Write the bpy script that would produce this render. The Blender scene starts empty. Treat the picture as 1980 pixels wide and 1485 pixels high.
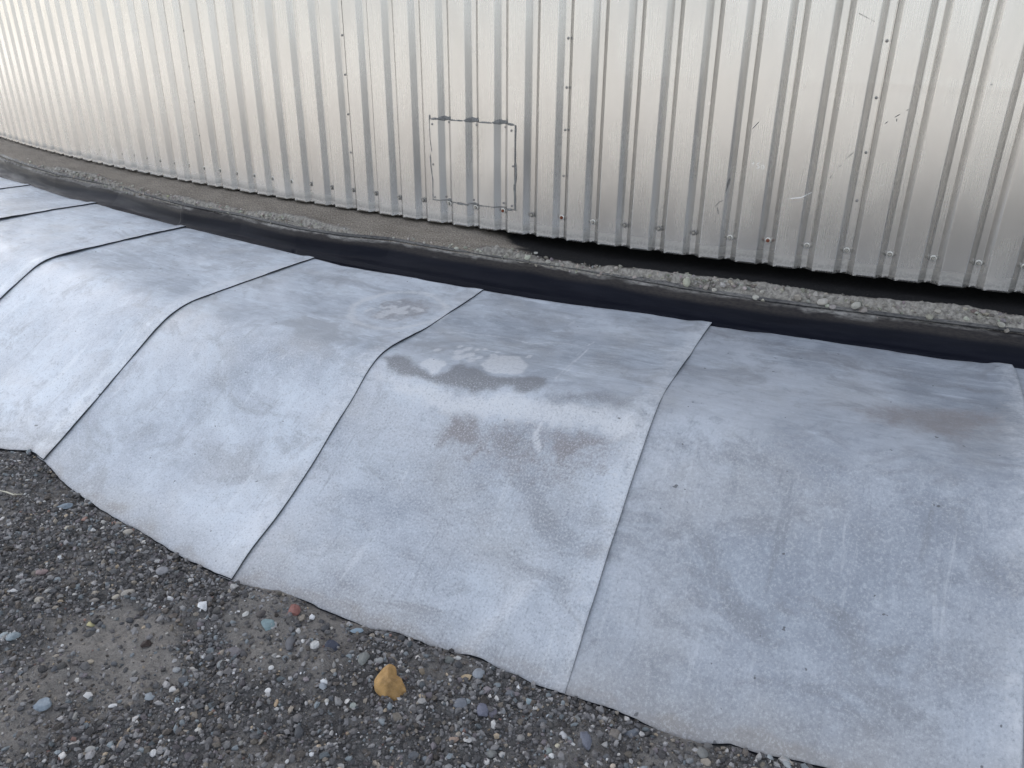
import bpy, math, random
import numpy as np
from mathutils import Matrix, Vector

# ------------------------------------------------------------------ basics
SC = bpy.context.scene
COL = SC.collection
R = 15.2746          # tank radius at the valleys of the cladding
ZG = 0.70            # height of the screw row above the yard

# ------------------------------------------------------------------ camera
yaw, pit, rol = -0.413646511, 0.428399595, 0.00835388
cy, sy, cp, sp = math.cos(yaw), math.sin(yaw), math.cos(pit), math.sin(pit)
fw = Vector((sy * cp, cy * cp, -sp)); rt = Vector((cy, -sy, 0)); up = rt.cross(fw)
r2 = math.cos(rol) * rt + math.sin(rol) * up
u2 = -math.sin(rol) * rt + math.cos(rol) * up
cam = bpy.data.cameras.new('camera'); cam.sensor_width = 36.0
cam.lens = 1520.227 / 1980 * 36.0
cam.clip_start = 0.05; cam.clip_end = 6000
co = bpy.data.objects.new('camera', cam); COL.objects.link(co)
co.matrix_world = Matrix(((r2.x, u2.x, -fw.x, 0.0), (r2.y, u2.y, -fw.y, -2.72905),
                          (r2.z, u2.z, -fw.z, 0.65467 + ZG), (0, 0, 0, 1)))
SC.camera = co

# ------------------------------------------------------------------ light
SUN_AZ, SUN_EL = math.radians(-46), math.radians(43)     # behind the tank, towards +Y and a little -X
W = bpy.data.worlds.new('World'); SC.world = W; W.use_nodes = True
wn = W.node_tree.nodes; wl = W.node_tree.links
bg = wn['Background']
sky = wn.new('ShaderNodeTexSky'); sky.sky_type = 'NISHITA'; sky.sun_disc = False
sky.sun_elevation = SUN_EL; sky.sun_rotation = SUN_AZ
sky.air_density = 1.0; sky.dust_density = 2.5; sky.ozone_density = 1.0; sky.altitude = 50
hs = wn.new('ShaderNodeHueSaturation'); hs.inputs['Saturation'].default_value = 0.42
wl.new(sky.outputs[0], hs.inputs['Color']); wl.new(hs.outputs[0], bg.inputs['Color'])
bg.inputs['Strength'].default_value = 0.07
sl = bpy.data.lights.new('sun', 'SUN'); sl.energy = 4.6; sl.angle = math.radians(0.6); sl.color = (1.0, .96, .915)
so = bpy.data.objects.new('sun', sl); COL.objects.link(so)
d = Vector((math.sin(SUN_AZ) * math.cos(SUN_EL), math.cos(SUN_AZ) * math.cos(SUN_EL), math.sin(SUN_EL)))
so.rotation_euler = d.to_track_quat('Z', 'Y').to_euler(); so.location = d * 60
SC.view_settings.view_transform = 'Standard'; SC.view_settings.look = 'None'
SC.view_settings.exposure = 2.45; SC.view_settings.gamma = 1.0
SC.render.engine = 'CYCLES'

# ------------------------------------------------------------------ noise
_rng = np.random.RandomState(7)
_LAT = _rng.rand(16, 257, 257)
def vnoise(x, y, seed=0):
    L = _LAT[seed % 16]
    x = np.asarray(x, float) + 37.3 * seed; y = np.asarray(y, float) + 11.7 * seed
    xi = np.floor(x).astype(int); yi = np.floor(y).astype(int)
    fx = x - xi; fy = y - yi
    fx = fx * fx * (3 - 2 * fx); fy = fy * fy * (3 - 2 * fy)
    a, b, c, e = xi % 256, (xi + 1) % 256, yi % 256, (yi + 1) % 256
    return (L[a, c] * (1 - fx) + L[b, c] * fx) * (1 - fy) + (L[a, e] * (1 - fx) + L[b, e] * fx) * fy
def fbm(x, y, seed=0, octv=4, gain=.5):
    t = 0; amp = 1; n = 0
    for k in range(octv):
        t = t + amp * (vnoise(x * 2 ** k, y * 2 ** k, seed + k) - .5); n += amp; amp *= gain
    return t / n * 2          # about -1..1
def sstep(a, b, x):
    t = np.clip((np.asarray(x, float) - a) / (b - a), 0, 1); return t * t * (3 - 2 * t)
def P(s, dr, z):
    """arc along the wall, distance out from the wall, height -> world"""
    th = np.asarray(s, float) / R; r = R + np.asarray(dr, float)
    return np.stack(np.broadcast_arrays(r * np.sin(th), R - r * np.cos(th), np.asarray(z, float) + ZG), -1)

# ------------------------------------------------------------------ mesh helpers
def tag(o, label=None, cat=None, group=None, kind=None):
    if label: o['label'] = label
    if cat: o['category'] = cat
    if group: o['group'] = group
    if kind: o['kind'] = kind
    return o
def mesh(name, v, f, mats, mi=None, smooth=True, uv=None, attrs=None, cols=None):
    me = bpy.data.meshes.new(name)
    v = np.asarray(v, np.float32)
    if isinstance(f, np.ndarray):
        n, k = f.shape
        me.vertices.add(len(v)); me.vertices.foreach_set('co', v.ravel())
        me.loops.add(n * k); me.loops.foreach_set('vertex_index', f.ravel().astype(np.int32))
        me.polygons.add(n)
        me.polygons.foreach_set('loop_start', np.arange(0, n * k, k, dtype=np.int32))
        me.polygons.foreach_set('loop_total', np.full(n, k, np.int32))
        lv = f.ravel()
    else:
        me.from_pydata(v.tolist(), [], f)
        lv = np.empty(len(me.loops), np.int32); me.loops.foreach_get('vertex_index', lv)
    me.update(calc_edges=True)
    for m in (mats if isinstance(mats, (list, tuple)) else [mats]): me.materials.append(m)
    if mi is not None: me.polygons.foreach_set('material_index', np.asarray(mi, np.int32))
    me.polygons.foreach_set('use_smooth', np.full(len(me.polygons), bool(smooth)))
    if uv is not None:
        ul = me.uv_layers.new(name='UVMap')
        ul.data.foreach_set('uv', np.asarray(uv, np.float32)[lv].ravel())
    for k_, a in (attrs or {}).items():
        at = me.attributes.new(k_, 'FLOAT', 'POINT'); at.data.foreach_set('value', np.asarray(a, np.float32).ravel())
    if cols is not None:
        at = me.attributes.new('tint', 'FLOAT_COLOR', 'POINT')
        c4 = np.ones((len(v), 4), np.float32); c4[:, :3] = cols; at.data.foreach_set('color', c4.ravel())
    me.validate()
    return me
def link(name, me, parent=None, loc=None, rot=None):
    o = bpy.data.objects.new(name, me); COL.objects.link(o)
    if parent is not None: o.parent = parent
    if loc is not None: o.location = loc
    if rot is not None: o.rotation_euler = rot
    return o
def grid_faces(nu, nv, off=0, flip=False):
    i, j = np.meshgrid(np.arange(nu - 1), np.arange(nv - 1), indexing='ij')
    a = (i * nv + j).ravel() + off
    f = np.stack([a, a + nv, a + nv + 1, a + 1], 1)
    return f[:, ::-1] if flip else f

# ------------------------------------------------------------------ node helpers
class NT:
    def __init__(s, name):
        s.m = bpy.data.materials.new(name); s.m.use_nodes = True
        s.t = s.m.node_tree; s.n = s.t.nodes; s.l = s.t.links
        s.b = s.n['Principled BSDF']
    def new(s, t, **kw):
        n = s.n.new(t)
        for k, v in kw.items(): setattr(n, k, v)
        return n
    def set(s, sock, v):
        if hasattr(v, 'is_linked') or isinstance(v, bpy.types.NodeSocket): s.l.new(v, sock)
        else: sock.default_value = v
    def coord(s, kind='UV', scale=(1, 1, 1), loc=None):
        tc = s.new('ShaderNodeTexCoord'); mp = s.new('ShaderNodeMapping')
        s.l.new(tc.outputs[kind], mp.inputs['Vector']); mp.inputs['Scale'].default_value = scale
        if loc is not None: s.set(mp.inputs['Location'], loc)
        return mp.outputs[0]
    def noise(s, vec, scale, detail=4, rough=.55, dist=0):
        n = s.new('ShaderNodeTexNoise'); s.l.new(vec, n.inputs['Vector'])
        n.inputs['Scale'].default_value = scale; n.inputs['Detail'].default_value = detail
        n.inputs['Roughness'].default_value = rough; n.inputs['Distortion'].default_value = dist
        return n.outputs['Fac']
    def ramp(s, v, a, b, lo=0., hi=1., smooth=True):
        n = s.new('ShaderNodeMapRange'); n.interpolation_type = 'SMOOTHSTEP' if smooth else 'LINEAR'
        s.set(n.inputs[0], v); s.set(n.inputs[1], a); s.set(n.inputs[2], b); s.set(n.inputs[3], lo); s.set(n.inputs[4], hi)
        return n.outputs[0]
    def math(s, op, a, b=0.):
        n = s.new('ShaderNodeMath', operation=op); s.set(n.inputs[0], a); s.set(n.inputs[1], b); return n.outputs[0]
    def mix(s, f, a, b, mode='MIX'):
        n = s.new('ShaderNodeMix', data_type='RGBA', blend_type=mode)
        s.set(n.inputs[0], f)
        for k, v in ((6, a), (7, b)):
            s.set(n.inputs[k], v if isinstance(v, bpy.types.NodeSocket) else (*v, 1))
        return n.outputs[2]
    def attr(s, name, out='Fac'):
        n = s.new('ShaderNodeAttribute', attribute_name=name); return n.outputs[out]
    def bump(s, h, strength=.3, dist=.002, nrm=None):
        n = s.new('ShaderNodeBump'); n.inputs['Strength'].default_value = strength; n.inputs['Distance'].default_value = dist
        s.l.new(h, n.inputs['Height'])
        if nrm is not None: s.l.new(nrm, n.inputs['Normal'])
        return n.outputs[0]
    def out(s, col=None, rough=None, metal=None, spec=None, nrm=None):
        if col is not None: s.set(s.b.inputs['Base Color'], col if isinstance(col, bpy.types.NodeSocket) else (*col, 1))
        if rough is not None: s.set(s.b.inputs['Roughness'], rough)
        if metal is not None: s.set(s.b.inputs['Metallic'], metal)
        if spec is not None: s.set(s.b.inputs['Specular IOR Level'], spec)
        if nrm is not None: s.l.new(nrm, s.b.inputs['Normal'])
        return s.m

# ------------------------------------------------------------------ materials
def m_cladding(name='weathered_aluminium', lift=1., rgh=0.):
    n = NT(name)
    oi = n.new('ShaderNodeObjectInfo')
    ofs = n.new('ShaderNodeCombineXYZ'); sc_ = n.math('MULTIPLY', oi.outputs['Random'], 37.)
    n.l.new(sc_, ofs.inputs[0]); n.l.new(sc_, ofs.inputs[1])
    vb = n.coord('UV', (1, 1, 1), ofs.outputs[0])
    def sc(v, k):
        mp = n.new('ShaderNodeVectorMath', operation='MULTIPLY'); n.l.new(v, mp.inputs[0]); mp.inputs[1].default_value = k; return mp.outputs[0]
    brush = n.noise(sc(vb, (420, 5, 1)), 1., 3, .6)
    grain = n.noise(sc(vb, (600, 160, 1)), 1., 2, .6)
    cloud = n.noise(sc(vb, (9, 3.2, 1)), 1., 4, .55)
    spots = n.noise(sc(vb, (150, 120, 1)), 1., 3, .7)
    col = n.mix(n.ramp(cloud, .3, .7), (.52, .508, .488), (.58, .565, .542))
    col = n.mix(n.ramp(brush, .40, .80, 0, .22), col, (.40, .395, .39))
    col = n.mix(n.ramp(spots, .66, .72, 0, .5), col, (.33, .30, .27))
    if lift != 1.: col = n.mix(1., col, (lift, lift, lift), 'MULTIPLY')
    # grime band just above the lower rim
    tc = n.new('ShaderNodeTexCoord'); sx = n.new('ShaderNodeSeparateXYZ'); n.l.new(tc.outputs['UV'], sx.inputs[0])
    zz = n.math('ADD', sx.outputs[1], n.math('MULTIPLY', n.math('SUBTRACT', cloud, .5), .03))
    band = n.math('MULTIPLY', n.ramp(zz, -.069, -.060), n.ramp(zz, -.058, -.030, 1, 0))
    col = n.mix(n.math('MULTIPLY', band, n.ramp(spots, .30, .62, .2, .65)), col, (.22, .215, .21))
    rough = n.math('ADD', n.ramp(cloud, .25, .75, .245, .285), n.ramp(brush, .3, .7, -.008, .012))
    rough = n.math('ADD', rough, n.math('ADD', n.math('MULTIPLY', band, .2), rgh))
    h = n.math('ADD', n.math('MULTIPLY', brush, .6), n.math('MULTIPLY', grain, .5))
    h2 = n.noise(sc(vb, (14, 4, 1)), 1., 2, .5)
    b1 = n.bump(h2, .10, .004); b2 = n.bump(h, .03, .0004, b1)
    return n.out(col, rough, .88, .5, b2)
M_ALU = m_cladding()
M_PATCH = m_cladding('patch_aluminium', 1.06, .02)
def m_plain(name, col, rough, metal=0., spec=.5, var=.25, scale=90, bump=.0):
    n = NT(name); v = n.coord('Object')
    f = n.noise(v, scale, 4, .6)
    c = n.mix(n.ramp(f, .3, .7), tuple(x * (1 - var) for x in col), tuple(min(1, x * (1 + var)) for x in col))
    nr = n.bump(f, bump, .002) if bump else None
    return n.out(c, rough, metal, spec, nr)
M_WASH = m_plain('washer_steel', (.62, .61, .58), .42, .85, scale=300)
M_SEAL = m_plain('washer_rubber', (.05, .045, .04), .7, scale=300)
M_HEX = m_plain('screw_steel', (.42, .40, .36), .45, .8, scale=300)
M_RUST = m_plain('rust', (.17, .055, .03), .85, 0, .2, .45, 400)
M_RIVET = m_plain('rivet_steel', (.28, .27, .26), .5, .7, scale=300)
M_BEAD = m_plain('aged_sealant', (.19, .19, .185), .7, 0, .3, .4, 220, .5)
M_SHELL = m_plain('tank_paint', (.018, .018, .018), .8, 0, .3)
M_CHALK = m_plain('chalk', (.82, .82, .80), .95, 0, .1, .1, 500)
M_SCUFF = m_plain('dark_scuff', (.17, .165, .16), .6, .3, .3, .4, 500)
M_BUFF = m_plain('bright_scuff', (.86, .85, .83), .5, .4, .4, .1, 500)
M_EDGE = m_plain('cut_rubber_edge', (.012, .014, .020), .75, 0, .25)
M_STRAW = m_plain('straw', (.55, .52, .42), .8, 0, .2, .2, 200)

def m_rubber():
    n = NT('black_rubber')
    v = n.coord('UV', (1, 1, 1))
    def sc(k):
        mp = n.new('ShaderNodeVectorMath', operation='MULTIPLY'); n.l.new(v, mp.inputs[0]); mp.inputs[1].default_value = k; return mp.outputs[0]
    a = n.noise(sc((5, 40, 1)), 1., 4, .6); b = n.noise(sc((60, 200, 1)), 1., 3, .6)
    c = n.mix(n.ramp(a, .35, .75), (.004, .005, .010), (.010, .011, .017))
    c = n.mix(n.ramp(b, .62, .80, 0, .30), c, (.05, .05, .06))
    c = n.mix(n.math('MULTIPLY', n.attr('grime'), n.ramp(b, .25, .65, .5, 1.)), c, (.052, .046, .042))
    c = n.mix(n.math('MULTIPLY', n.attr('dust'), n.ramp(b, .3, .6, .3, .9)), c, (.27, .26, .245))
    return n.out(c, n.ramp(a, .3, .7, .40, .55), 0, .09, n.bump(n.math('ADD', a, n.math('MULTIPLY', b, .3)), .22, .004))
M_RUB = m_rubber()

def m_membrane():
    n = NT('weathered_grey_membrane')
    oi = n.new('ShaderNodeObjectInfo'); ofs = n.new('ShaderNodeCombineXYZ')
    n.l.new(n.math('MULTIPLY', oi.outputs['Random'], 19.), ofs.inputs[2])
    v = n.coord('UV', (1, 1, 1), ofs.outputs[0])
    def sc(k):
        mp = n.new('ShaderNodeVectorMath', operation='MULTIPLY'); n.l.new(v, mp.inputs[0]); mp.inputs[1].default_value = k; return mp.outputs[0]
    big = n.noise(sc((2.2, 2.6, 1)), 1., 5, .6, .4)
    mid = n.noise(sc((7, 9, 1)), 1., 6, .65, .6)
    warm = n.noise(sc((3.1, 3.7, 4)), 1., 4, .6)
    streak = n.noise(sc((9, 44, 1)), 1., 8, .76, 1.0)
    sweep = n.noise(sc((2.0, 60, 3)), 1., 4, .6, 1.2)
    grit = n.noise(sc((190, 190, 1)), 1., 3, .75)
    grit2 = n.noise(sc((95, 95, 1)), 1., 4, .75)
    sepv = n.new('ShaderNodeSeparateXYZ'); n.l.new(n.coord('UV'), sepv.inputs[0])
    flat = n.ramp(n.math('ADD', sepv.outputs[1], n.math('MULTIPLY', n.math('SUBTRACT', mid, .5), .12)), .80, .95, 1., 0.)
    c = n.mix(n.ramp(big, .30, .70), (.245, .270, .312), (.415, .440, .482))
    c = n.mix(n.ramp(warm, .45, .72, 0, .55), c, (.315, .315, .318))
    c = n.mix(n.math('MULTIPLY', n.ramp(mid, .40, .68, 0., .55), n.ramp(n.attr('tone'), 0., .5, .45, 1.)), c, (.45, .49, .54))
    mid2 = n.noise(sc((24, 30, 1)), 1., 6, .7, .5)
    c = n.mix(n.ramp(mid2, .48, .30, 0., .45), c, (.20, .22, .25))
    c = n.mix(n.ramp(mid2, .54, .70, 0., .35), c, (.50, .54, .59))
    c = n.mix(n.math('MULTIPLY', flat, n.math('MULTIPLY', n.ramp(streak, .36, .58, .6, 0.), n.ramp(big, .35, .6, 1., .35))), c, (.185, .205, .235))
    c = n.mix(n.math('MULTIPLY', flat, n.math('MULTIPLY', n.ramp(sweep, .56, .72, 0, .6), n.ramp(mid, .4, .6))), c, (.50, .54, .60))
    wipe = n.noise(sc((30, 3.2, 5)), 1., 5, .7, .5)
    c = n.mix(n.math('MULTIPLY', n.math('SUBTRACT', 1., flat), n.ramp(wipe, .42, .30, 0., .55)), c, (.22, .235, .26))
    c = n.mix(n.math('MULTIPLY', n.math('SUBTRACT', 1., flat), n.ramp(wipe, .58, .70, 0., .45)), c, (.50, .52, .55))
    patchy = n.noise(sc((4.5, 6.5, 9)), 1., 9, .72, .8)
    c = n.mix(n.ramp(patchy, .50, .36, 0., .6), c, (.215, .225, .245))
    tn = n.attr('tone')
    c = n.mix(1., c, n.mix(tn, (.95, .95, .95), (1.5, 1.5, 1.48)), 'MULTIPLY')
    # stains with their own outlines
    g2 = n.ramp(grit2, .32, .62)
    wob = n.math('ADD', n.math('MULTIPLY', n.math('SUBTRACT', mid2, .5), .7), n.math('MULTIPLY', n.math('SUBTRACT', grit2, .5), .55))
    def stain(name, hi, lo_=.18, up_=.80):
        a_ = n.attr(name); w_ = n.math('MULTIPLY', wob, n.ramp(a_, 0., .25))
        return n.math('MULTIPLY', n.ramp(n.math('ADD', n.math('MULTIPLY', a_, .80), n.math('MULTIPLY', w_, 1.25)), lo_, up_), n.math('MULTIPLY', n.ramp(a_, 0., 1., .45, 1., False), hi))
    c = n.mix(stain('st_dark', .88), c, (.170, .174, .186))
    c = n.mix(stain('st_red', .95), c, (.222, .208, .212))
    c = n.mix(n.math('MULTIPLY', stain('st_pale', .80, .08, .62), n.ramp(g2, 0, 1, .6, 1.)), c, (.62, .63, .645))
    du = n.math('MULTIPLY', n.attr('st_dust'), n.ramp(mid, .25, .7, .35, .9))
    c = n.mix(du, c, (.27, .245, .22))
    # salt-and-pepper wear on the slope
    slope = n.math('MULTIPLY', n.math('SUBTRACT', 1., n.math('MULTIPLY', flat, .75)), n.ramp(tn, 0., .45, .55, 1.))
    c = n.mix(n.math('MULTIPLY', slope, n.ramp(grit, .50, .68, 0, .55)), c, (.62, .64, .66))
    c = n.mix(n.math('MULTIPLY', slope, n.ramp(grit, .47, .30, 0, .55)), c, (.14, .15, .165))
    spk = n.noise(sc((42, 48, 1)), 1., 2, .5)
    c = n.mix(n.ramp(spk, .745, .77, 0, .75), c, (.07, .07, .075))
    rough = n.ramp(mid, .3, .7, .42, .60)
    h = n.math('ADD', n.math('MULTIPLY', grit2, .5), n.math('ADD', n.math('MULTIPLY', grit, .35), mid))
    return n.out(c, rough, 0, .5, n.bump(h, .22, .002))
M_MEM = m_membrane()

def m_ledge():
    n = NT('ring_concrete')
    v = n.coord('UV', (1, 1, 1))
    def sc(k):
        mp = n.new('ShaderNodeVectorMath', operation='MULTIPLY'); n.l.new(v, mp.inputs[0]); mp.inputs[1].default_value = k; return mp.outputs[0]
    a = n.noise(sc((6, 20, 1)), 1., 5, .6); g = n.noise(sc((150, 150, 1)), 1., 3, .8); g2 = n.noise(sc((70, 70, 1)), 1., 4, .7)
    c = n.mix(n.ramp(a, .3, .7), (.150, .130, .108), (.215, .190, .160))
    c = n.mix(n.ramp(g, .51, .63, 0, .75), c, (.37, .32, .26))
    c = n.mix(n.ramp(g, .47, .36, 0, .75), c, (.055, .047, .038))
    rub = n.mix(n.ramp(g2, .3, .7), (.14, .13, .115), (.34, .32, .285))
    c = n.mix(n.attr('rubble'), c, rub)
    blk = n.mix(n.ramp(g, .57, .68, 0, .8), (.010, .0095, .010), (.075, .07, .065))
    c = n.mix(n.attr('blackened'), c, blk)
    return n.out(c, .88, 0, .25, n.bump(n.math('ADD', g, g2), .5, .004))
M_LEDGE = m_ledge()

def m_ground():
    n = NT('gravelly_soil')
    v = n.coord('Object')
    a = n.noise(v, 2.6, 5, .6, .3); b = n.noise(v, 26, 5, .7); g = n.noise(v, 330, 3, .75); g2 = n.noise(v, 120, 4, .7)
    c = n.mix(n.ramp(b, .3, .7), (.055, .054, .054), (.145, .141, .137))
    c = n.mix(n.attr('sand'), c, n.mix(n.ramp(g2, .3, .7), (.19, .175, .158), (.285, .265, .24)))
    c = n.mix(n.ramp(a, .52, .70, 0, .45), c, (.060, .044, .036))
    c = n.mix(n.ramp(g, .54, .72, 0, .60), c, (.30, .295, .29))
    c = n.mix(n.ramp(g, .46, .30, 0, .65), c, (.020, .019, .019))
    # unseen far ground, made pale to brighten reflections in the cladding
    far = n.attr('far')
    c = n.mix(far, c, n.mix(n.ramp(a, .3, .7), (.225, .222, .215), (.30, .296, .285)))
    return n.out(c, .93, 0, .25, n.bump(n.math('ADD', g, n.math('ADD', g2, b)), .7, .005))
M_GROUND = m_ground()

def m_stone():
    n = NT('pebble_stone')
    v = n.coord('Object')
    t = n.attr('tint', 'Color')
    a = n.noise(v, 55, 5, .65); g = n.noise(v, 420, 3, .7)
    c = n.mix(n.ramp(a, .3, .75, 0, .45), t, n.mix(1., t, (.55, .54, .53), 'MULTIPLY'))
    c = n.mix(n.ramp(g, .55, .75, 0, .30), c, (.42, .41, .40))
    c = n.mix(n.ramp(g, .44, .28, 0, .35), c, (.03, .03, .03))
    return n.out(c, n.ramp(a, .3, .7, .6, .85), 0, .35, n.bump(n.math('ADD', a, g), .6, .002))
M_STONE = m_stone()

# ------------------------------------------------------------------ terrain and skirt profiles
RG = np.array([.10, .2, .4, .6, .8, .86, .92, 1.0, 1.1, 1.2, 1.3, 1.4, 1.5, 1.6, 1.8])
SS = np.array([-12, -4.0, -2.95, -2.045, -1.22, -.38, .485, 3.0])
_D = [-.25, -.25, -.25, -.254, -.258, -.262, -.283, -.332, -.396, -.462, -.525, -.582, -.635, -.69, -.80]
_C = [-.25, -.25, -.254, -.259, -.265, -.268, -.279, -.313, -.378, -.441, -.505, -.567, -.63, -.69, -.80]
_B = [-.25, -.25, -.268, -.280, -.279, -.281, -.303, -.366, -.428, -.500, -.560, -.608, -.648, -.71, -.82]
_A = [-.25, -.25, -.250, -.255, -.258, -.270, -.310, -.362, -.430, -.505, -.580, -.655, -.735, -.81, -.94]
_G = [-.25, -.25, -.252, -.258, -.266, -.284, -.316, -.366, -.434, -.510, -.586, -.661, -.735, -.81, -.94]
TT = np.array([_D, _D, _D, _C, _B, _A, _G, _G])
# resample each profile on a fine axis and round its bends a little
RF = np.linspace(.10, 1.8, 341)
def _fine(row):
    y = np.interp(RF, RG, row); k = np.ones(15) / 15
    for _ in range(2):
        y = np.convolve(np.pad(y, 7, mode='reflect', reflect_type='odd'), k, 'valid')
    return y
TF = np.array([_fine(t) for t in TT])
def Zs(s, dr):
    s, dr = np.broadcast_arrays(np.asarray(s, float), np.asarray(dr, float))
    i = np.clip(np.searchsorted(SS, s) - 1, 0, len(SS) - 2)
    t = np.clip((s - SS[i]) / (SS[i + 1] - SS[i]), 0, 1); t = t * t * (3 - 2 * t)
    x = np.clip((dr - .10) / (RF[1] - RF[0]), 0, len(RF) - 1.001); j = x.astype(int); v = x - j
    f = lambda a: TF[a, j] * (1 - v) + TF[a, j + 1] * v
    return f(i) * (1 - t) + f(i + 1) * t
EDGE = np.array([[-6, 1.49, -.60], [-3.2, 1.50, -.61], [-2.6, 1.50, -.625], [-2.257, 1.507, -.635], [-2.13, 1.472, -.613], [-2.04, 1.483, -.619],
    [-1.936, 1.508, -.636], [-1.804, 1.524, -.649], [-1.689, 1.528, -.655], [-1.57, 1.531, -.661], [-1.383, 1.549, -.677],
    [-1.278, 1.55, -.679], [-1.219, 1.547, -.678], [-1.118, 1.53, -.672], [-1.04, 1.519, -.672], [-.973, 1.517, -.68],
    [-.91, 1.513, -.685], [-.835, 1.507, -.693], [-.781, 1.493, -.692], [-.699, 1.483, -.697], [-.627, 1.471, -.697],
    [-.572, 1.466, -.699], [-.48, 1.466, -.705], [-.431, 1.47, -.71], [-.373, 1.469, -.71], [-.306, 1.468, -.71],
    [-.231, 1.466, -.708], [-.136, 1.472, -.713], [-.092, 1.47, -.711], [-.059, 1.463, -.706], [-.023, 1.454, -.699],
    [.034, 1.452, -.698], [.088, 1.447, -.694], [.124, 1.446, -.694], [.6, 1.44, -.69], [3, 1.45, -.70]])
def r_edge(s): return np.interp(s, EDGE[:, 0], EDGE[:, 1])
def ground_z(x, y):
    x = np.asarray(x, float); y = np.asarray(y, float)
    rr = np.hypot(x, y - R); s = np.arctan2(x, R - y) * R; dr = rr - R
    ze = np.interp(s, EDGE[:, 0], EDGE[:, 2]); re = r_edge(s)
    pl = -.713 - .0357 * np.clip(s, -4, 2.5)
    near = np.exp(-np.clip(rr - R - 3, 0, None) / 4)
    pl = -.68 + (pl + .68) * near
    w = np.exp(-np.clip(dr - re, 0, 9) / .15)
    z = pl + (ze - pl) * w
    a = sstep(-.04, .10, dr - re)
    z = z + (fbm(x * 3.5, y * 3.5, 1, 3) * .012 + fbm(x * 16, y * 16, 3, 4) * .018) * (.25 + .75 * a) * near
    z = z + np.abs(fbm(x * 60, y * 60, 5, 3)) * .007 * near * a
    z = z - .009 * np.exp(-((dr - re - .004) / .022) ** 2) - .05 * sstep(.0, .30, re - dr)
    return z + ZG

# ground sheet out to the horizon: fine near the camera
def axis(lo, hi, step, far):
    mid = np.arange(lo, hi, step); g = [step]
    out = [];  x = hi
    while x < far:
        g.append(g[-1] * 1.25); x += g[-1]; out.append(x)
    right = np.array(out); left = (lo - (right - hi))[::-1]
    return np.concatenate([left, mid, [hi], right])
gx = axis(-3.0, .8, .0075, 1800); gy = axis(-2.5, -1.05, .0075, 1800)
X, Y = np.meshgrid(gx, gy, indexing='ij'); Z = ground_z(X, Y)
dist = np.hypot(X, Y - R) - R
def sand_at(X, Y):
    sand = sstep(.08, .40, fbm(X * 2.3 + 3, Y * 2.3, 8, 4)) * .8
    for (px, py, pr, k) in ((-1.42, -1.80, .18, 1.), (-1.30, -1.86, .14, .9), (-1.08, -1.66, .12, .8), (-.86, -1.98, .15, .7), (-.70, -1.52, .10, .5), (-1.75, -1.62, .10, .5), (-.35, -1.62, .1, .5)):
        q = np.hypot(X - px, (Y - py)) / pr + fbm(X * 14, Y * 14, 2, 3) * .5
        sand = np.maximum(sand, k * sstep(1.1, .3, q))
    return sand
sand = sand_at(X, Y)
far = sstep(7, 11, dist) * sstep(.62, .32, X / np.maximum(np.abs(Y), .5))     # out of view: pale in front, darker at right, shaping the rib reflections
me = mesh('ground', np.stack([X, Y, Z], -1).reshape(-1, 3), grid_faces(len(gx), len(gy)), M_GROUND, attrs={'sand': sand, 'far': far})
tag(link('ground', me), 'dark gravelly soil of the yard', None, None, 'structure')

# ------------------------------------------------------------------ storage tank
tank = bpy.data.objects.new('storage_tank', None); COL.objects.link(tank); tank.location = (0, R, 0)
tag(tank, 'big round storage tank clad in ribbed weathered aluminium sheets', 'tank')
# shell and roof
n_ = 160; th = np.linspace(0, 2 * np.pi, n_, endpoint=False); RS = R - .24
v = []; f = []
for z, r in ((.57, RS), (.98, RS), (13.0, RS), (13.9, .5)):
    v += [(r * math.sin(a), -r * math.cos(a), z) for a in th]
for k in range(3):
    for i in range(n_):
        f.append((k * n_ + i, k * n_ + (i + 1) % n_, (k + 1) * n_ + (i + 1) % n_, (k + 1) * n_ + i))
f.append(tuple(range(3 * n_, 4 * n_)))
link('tank_shell', mesh('tank_shell', v, f, M_SHELL), tank)

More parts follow.
